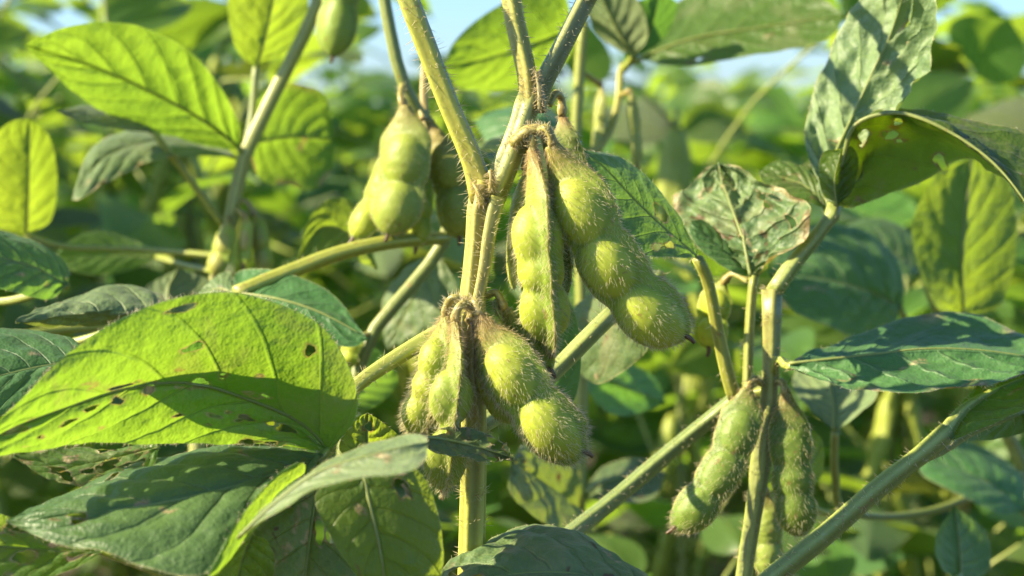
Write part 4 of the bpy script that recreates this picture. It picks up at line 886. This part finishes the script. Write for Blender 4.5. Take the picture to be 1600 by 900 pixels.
leaf(le_, [(142, 562, 42.6), (60, 572, 42), (-60, 600, 41)], [(115, 525, 43.6), (40, 509, 43.8), (-40, 515, 43)], [(110, 605, 41.6), (30, 640, 41), (-40, 660, 40.4)], mat='deep', nu=60, nv=40, seed=197, scars=3, relief=0.05, crinkle=0.03, label='dark blue-green leaf behind the holed leaf')
leaf(le_, [(270, 505, 54), (262, 455, 54.4), (280, 418, 55)], [(235, 480, 54), (230, 445, 54.4)], [(320, 480, 54.4), (330, 440, 55)], mat='pale', nu=30, nv=24, seed=198)

# leaves above the frame on the forks of the plant in focus (never between the sun and the pods)
for i, (b, tip_, w) in enumerate((((550, -260, 46), (640, -400, 54), 2.4), ((550, -260, 46), (500, -420, 52), 2.3), ((765, -280, 48), (880, -400, 55), 2.4), ((765, -280, 48), (700, -430, 54), 2.3), ((1010, -240, 48), (1150, -360, 56), 2.3), ((1010, -240, 48), (1020, -420, 55), 2.2))):
    B, E = P(*b), P(*tip_); dd = E - B; sd = norm(np.cross(dd, np.array((0.2, 0.3, 1.0)))) * w
    leaf(mainp, [B, B + dd * 0.35 + (0, 0, .3), B + dd * 0.7 + (0, 0, .3), E], [B + dd * 0.2 + sd * .8, B + dd * 0.5 + sd, B + dd * 0.8 + sd * .6], [B + dd * 0.2 - sd * .8, B + dd * 0.5 - sd, B + dd * 0.8 - sd * .6], mat='fresh', nu=36, nv=24, seed=210 + i, px=False)

# ------------------------------------------------------------------ the field behind
FG = 'soybean plants blurred in the field behind'
FL = 'soybean plant in the blurred mass of foliage filling the field behind'
NEAR_H = (36, 45, 50, 57, 65)
FAR_H = (50.5, 54, 56.5, 59, 62)
protos = [field_plant(300 + i, h, FL, FG, ls=(0.62, 0.8, 0.85, 0.85, 0.85)[i]) for i, h in enumerate(NEAR_H)]
crowns = [crown_plant(400 + i, h, FL, FG) for i, h in enumerate(FAR_H)]
rr = random.Random(12)
spots = []
for x, y in ((-4, 66), (6, 63), (14, 69), (20, 64), (-13, 68), (27, 70)):      # low growth between the stems
    spots.append((x, y))
d = 79.0
while d < 330:
    half = d * 0.30 + 14
    x = -half + rr.uniform(0, 6)
    while x < half:
        spots.append((x, d + rr.uniform(-6, 6)))
        x += rr.uniform(12, 19) if d < 128 else rr.uniform(10, 14) * (1 + 0.001 * d)
    d *= 1.13
used = set()
for i, (x, y) in enumerate(spots):
    pxx = 800 + x / y * FPX
    if y < 75: opts = [0]
    elif y < 128: opts = [3, 4, 4] if pxx < 480 else [0, 1, 2] if pxx < 740 else [1, 2, 3]
    elif pxx < 480: opts = [2, 3, 4]
    elif pxx < 740: opts = [0, 0, 1]
    elif pxx < 1340: opts = [1, 1, 2]
    else: opts = [2, 2, 3]
    k = rr.choice(opts)
    src = protos[k] if y < 128 else crowns[k]
    loc = (x, y, 0); rz = rr.uniform(0, 6.28)
    if src not in used:
        used.add(src); src.location = Vector(loc) * CM; src.rotation_euler = (0, 0, rz)
    else:
        dup(src, loc, rz, FL)
for src in protos + crowns:
    if src not in used:
        src.location = Vector((rr.uniform(-60, 60), 250, 0)) * CM

# everything farther reads as one mass
def far_foliage():
    r = np.random.RandomState(5)
    n = 15000
    y = 310 * (3800 / 310) ** r.rand(n) 
    x = (r.rand(n) - 0.5) * (y * 0.72 + 60)
    row = np.round(y / 45) * 45 + r.normal(0, 11, n)
    top = 62 + 6 * vnoise(x / 35, y / 35, 8) + 3 * vnoise(x / 9, y / 9, 9)
    z = top - np.abs(r.normal(0, 13, n)); z = np.maximum(z, 6)
    L = r.uniform(5, 9, n) * (1 + y / 2500)
    a = r.uniform(0, 6.28, n); e = r.uniform(-.7, .7, n)
    d = np.stack([np.cos(a) * np.cos(e), np.sin(a) * np.cos(e), np.sin(e)], 1)
    s = norm(np.cross(d, r.normal(0, .5, (n, 3)) + (0, 0, 1)))
    up = np.cross(s, d)
    c = np.stack([x, row, z], 1)
    t = [0, .3, .65, 1]; w = [.03, .28, .24, .02]
    V = np.empty((n, 12, 3)); uv = np.empty((n, 12, 2))
    for i in range(4):
        for j, q in enumerate((-1, 0, 1)):
            V[:, i * 3 + j] = c + d * (L * (t[i] - .5))[:, None] + s * (L * w[i] * q)[:, None] + up * (L * (0.05 * abs(q) - 0.25 * t[i] ** 2))[:, None]
            uv[:, i * 3 + j] = (t[i], q * .5 + .5)
    q = np.array([[i * 3 + j, (i + 1) * 3 + j, (i + 1) * 3 + j + 1, i * 3 + j + 1] for i in range(3) for j in range(2)])
    F = ((np.arange(n) * 12)[:, None, None] + q[None]).reshape(-1, 4).tolist()
    o = mesh_obj('foliage', V.reshape(-1, 3), F, M['field'], uv=uv.reshape(-1, 2), kind='stuff')
    o['label'] = 'distant soybean foliage merging into one blurred green mass'; o['category'] = 'foliage'
far_foliage()
